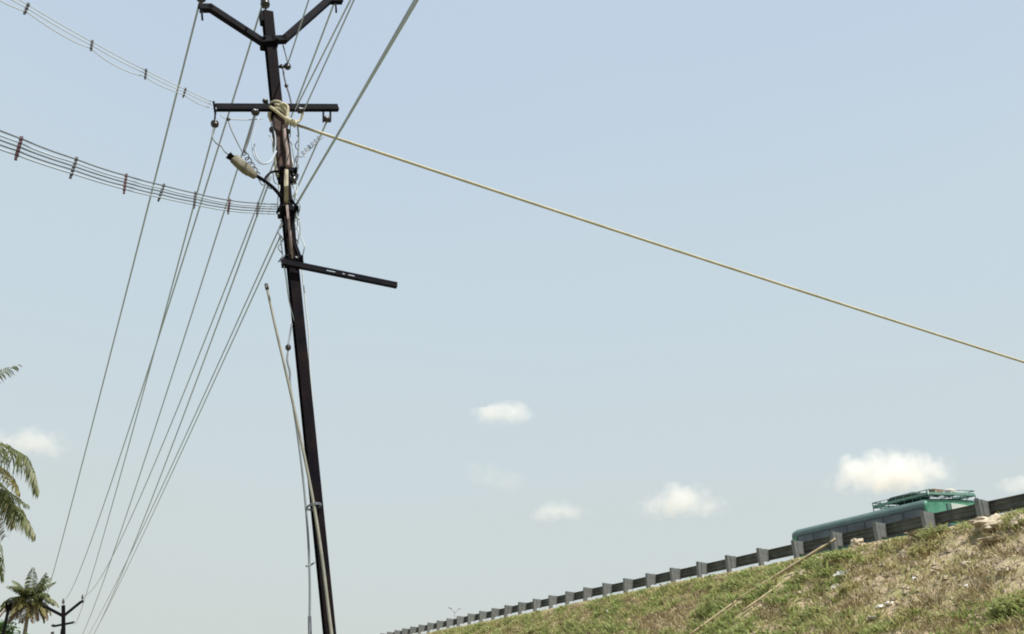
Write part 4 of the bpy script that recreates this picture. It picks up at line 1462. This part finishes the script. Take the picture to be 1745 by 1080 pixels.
def blades(name, spots, m_, label, cat, nb, hmin, hmax, wmin, wmax, spread, seed, lean):
    rnd = np.random.RandomState(seed)
    V, F = [], []
    n = len(spots)
    for (s, p) in spots:
        c = sp(s, p, surf(s, p) - .02)
        big = 1.0 if rnd.rand() > .10 else 1.9
        near_crest = smooth(P_CREST - .7, P_CREST - .1, p)
        big *= 1 - .6 * near_crest
        for b in range(nb):
            a = rnd.rand() * 6.283
            r = spread * math.sqrt(rnd.rand())
            bx_, by_ = c.x + math.cos(a) * r, c.y + math.sin(a) * r
            h = (hmin + (hmax - hmin) * rnd.rand()) * big
            w = wmin + (wmax - wmin) * rnd.rand()
            a2 = a + rnd.uniform(-1, 1)
            le = h * lean * rnd.uniform(.3, 1.2)
            dx, dy = math.cos(a2) * le, math.sin(a2) * le
            a3 = rnd.rand() * 3.1416
            wx, wy = math.cos(a3) * w, math.sin(a3) * w
            V += [(bx_ - wx * .6, by_ - wy * .6, c.z), (bx_ + wx * .6, by_ + wy * .6, c.z),
                  (bx_ + dx * .4 + wx, by_ + dy * .4 + wy, c.z + h * .6), (bx_ + dx * .4 - wx, by_ + dy * .4 - wy, c.z + h * .6),
                  (bx_ + dx, by_ + dy, c.z + h * (.85 - .30 * rnd.rand()))]
    nv = len(V) // 5
    base = np.arange(nv) * 5
    flat = np.stack([base, base + 1, base + 2, base + 3, base + 3, base + 2, base + 4], 1).ravel()
    ls = np.stack([np.arange(nv) * 7, np.arange(nv) * 7 + 4], 1).ravel()
    lt = np.tile([4, 3], nv)
    me = fast_mesh(name, V, flat, ls, lt, m_)
    o = link(name, me, None, 'stuff')
    tag(o, label, cat)
    return o
blades('dry_grass', SC['dry'], 'grass_dry', 'straw coloured dry grass covering the bank', 'grass', 9, .07, .22, .006, .016, .16, 1, 1.3)
blades('olive_grass', SC['olive'], 'grass_olive', 'olive yellow grass growing over the bank', 'grass', 10, .07, .22, .009, .020, .17, 2, 1.2)
blades('green_weeds', SC['green'], 'grass_green', 'fresh green leafy weeds in patches on the bank', 'weeds', 11, .07, .22, .018, .042, .20, 3, 1.3)
blades('withered_weeds', SC['brown'], 'grass_brown', 'withered brown weeds in patches on the bank', 'weeds', 9, .06, .20, .008, .018, .17, 4, 1.3)
def rubble():
    rnd = random.Random(6)
    m = MB()
    for s, p in SC['rub']:
        c = sp(s, p, surf(s, p))
        k = pale_zone(s, p)
        r = rnd.uniform(.03, .09) * (1 + 1.1 * k * rnd.random())
        v = []
        for th, n in ((.55, 5), (-.35, 5)):
            for i in range(n):
                a = 2 * math.pi * i / n + rnd.uniform(-.3, .3)
                rr = r * rnd.uniform(.75, 1.15)
                v.append(c + Vector((math.cos(a) * rr * (.7 if th > 0 else 1), math.sin(a) * rr * (.7 if th > 0 else 1), r * th * rnd.uniform(.6, 1.1))))
        m.add(v, [(0, 1, 2, 3, 4)] + [(5 + i, 5 + (i + 1) % 5, (i + 1) % 5, i) for i in range(5)])
    o = m.build('rubble', 'rubble', None, 'stuff')
    tag(o, 'pale loose rubble strewn over the bare part of the bank', 'rubble')
rubble()
print('counts', {k: len(v) for k, v in SC.items()}, 'grade', GRADE, 'crest', crest_z(17), crest_z(80), 'pole', PB, PT)
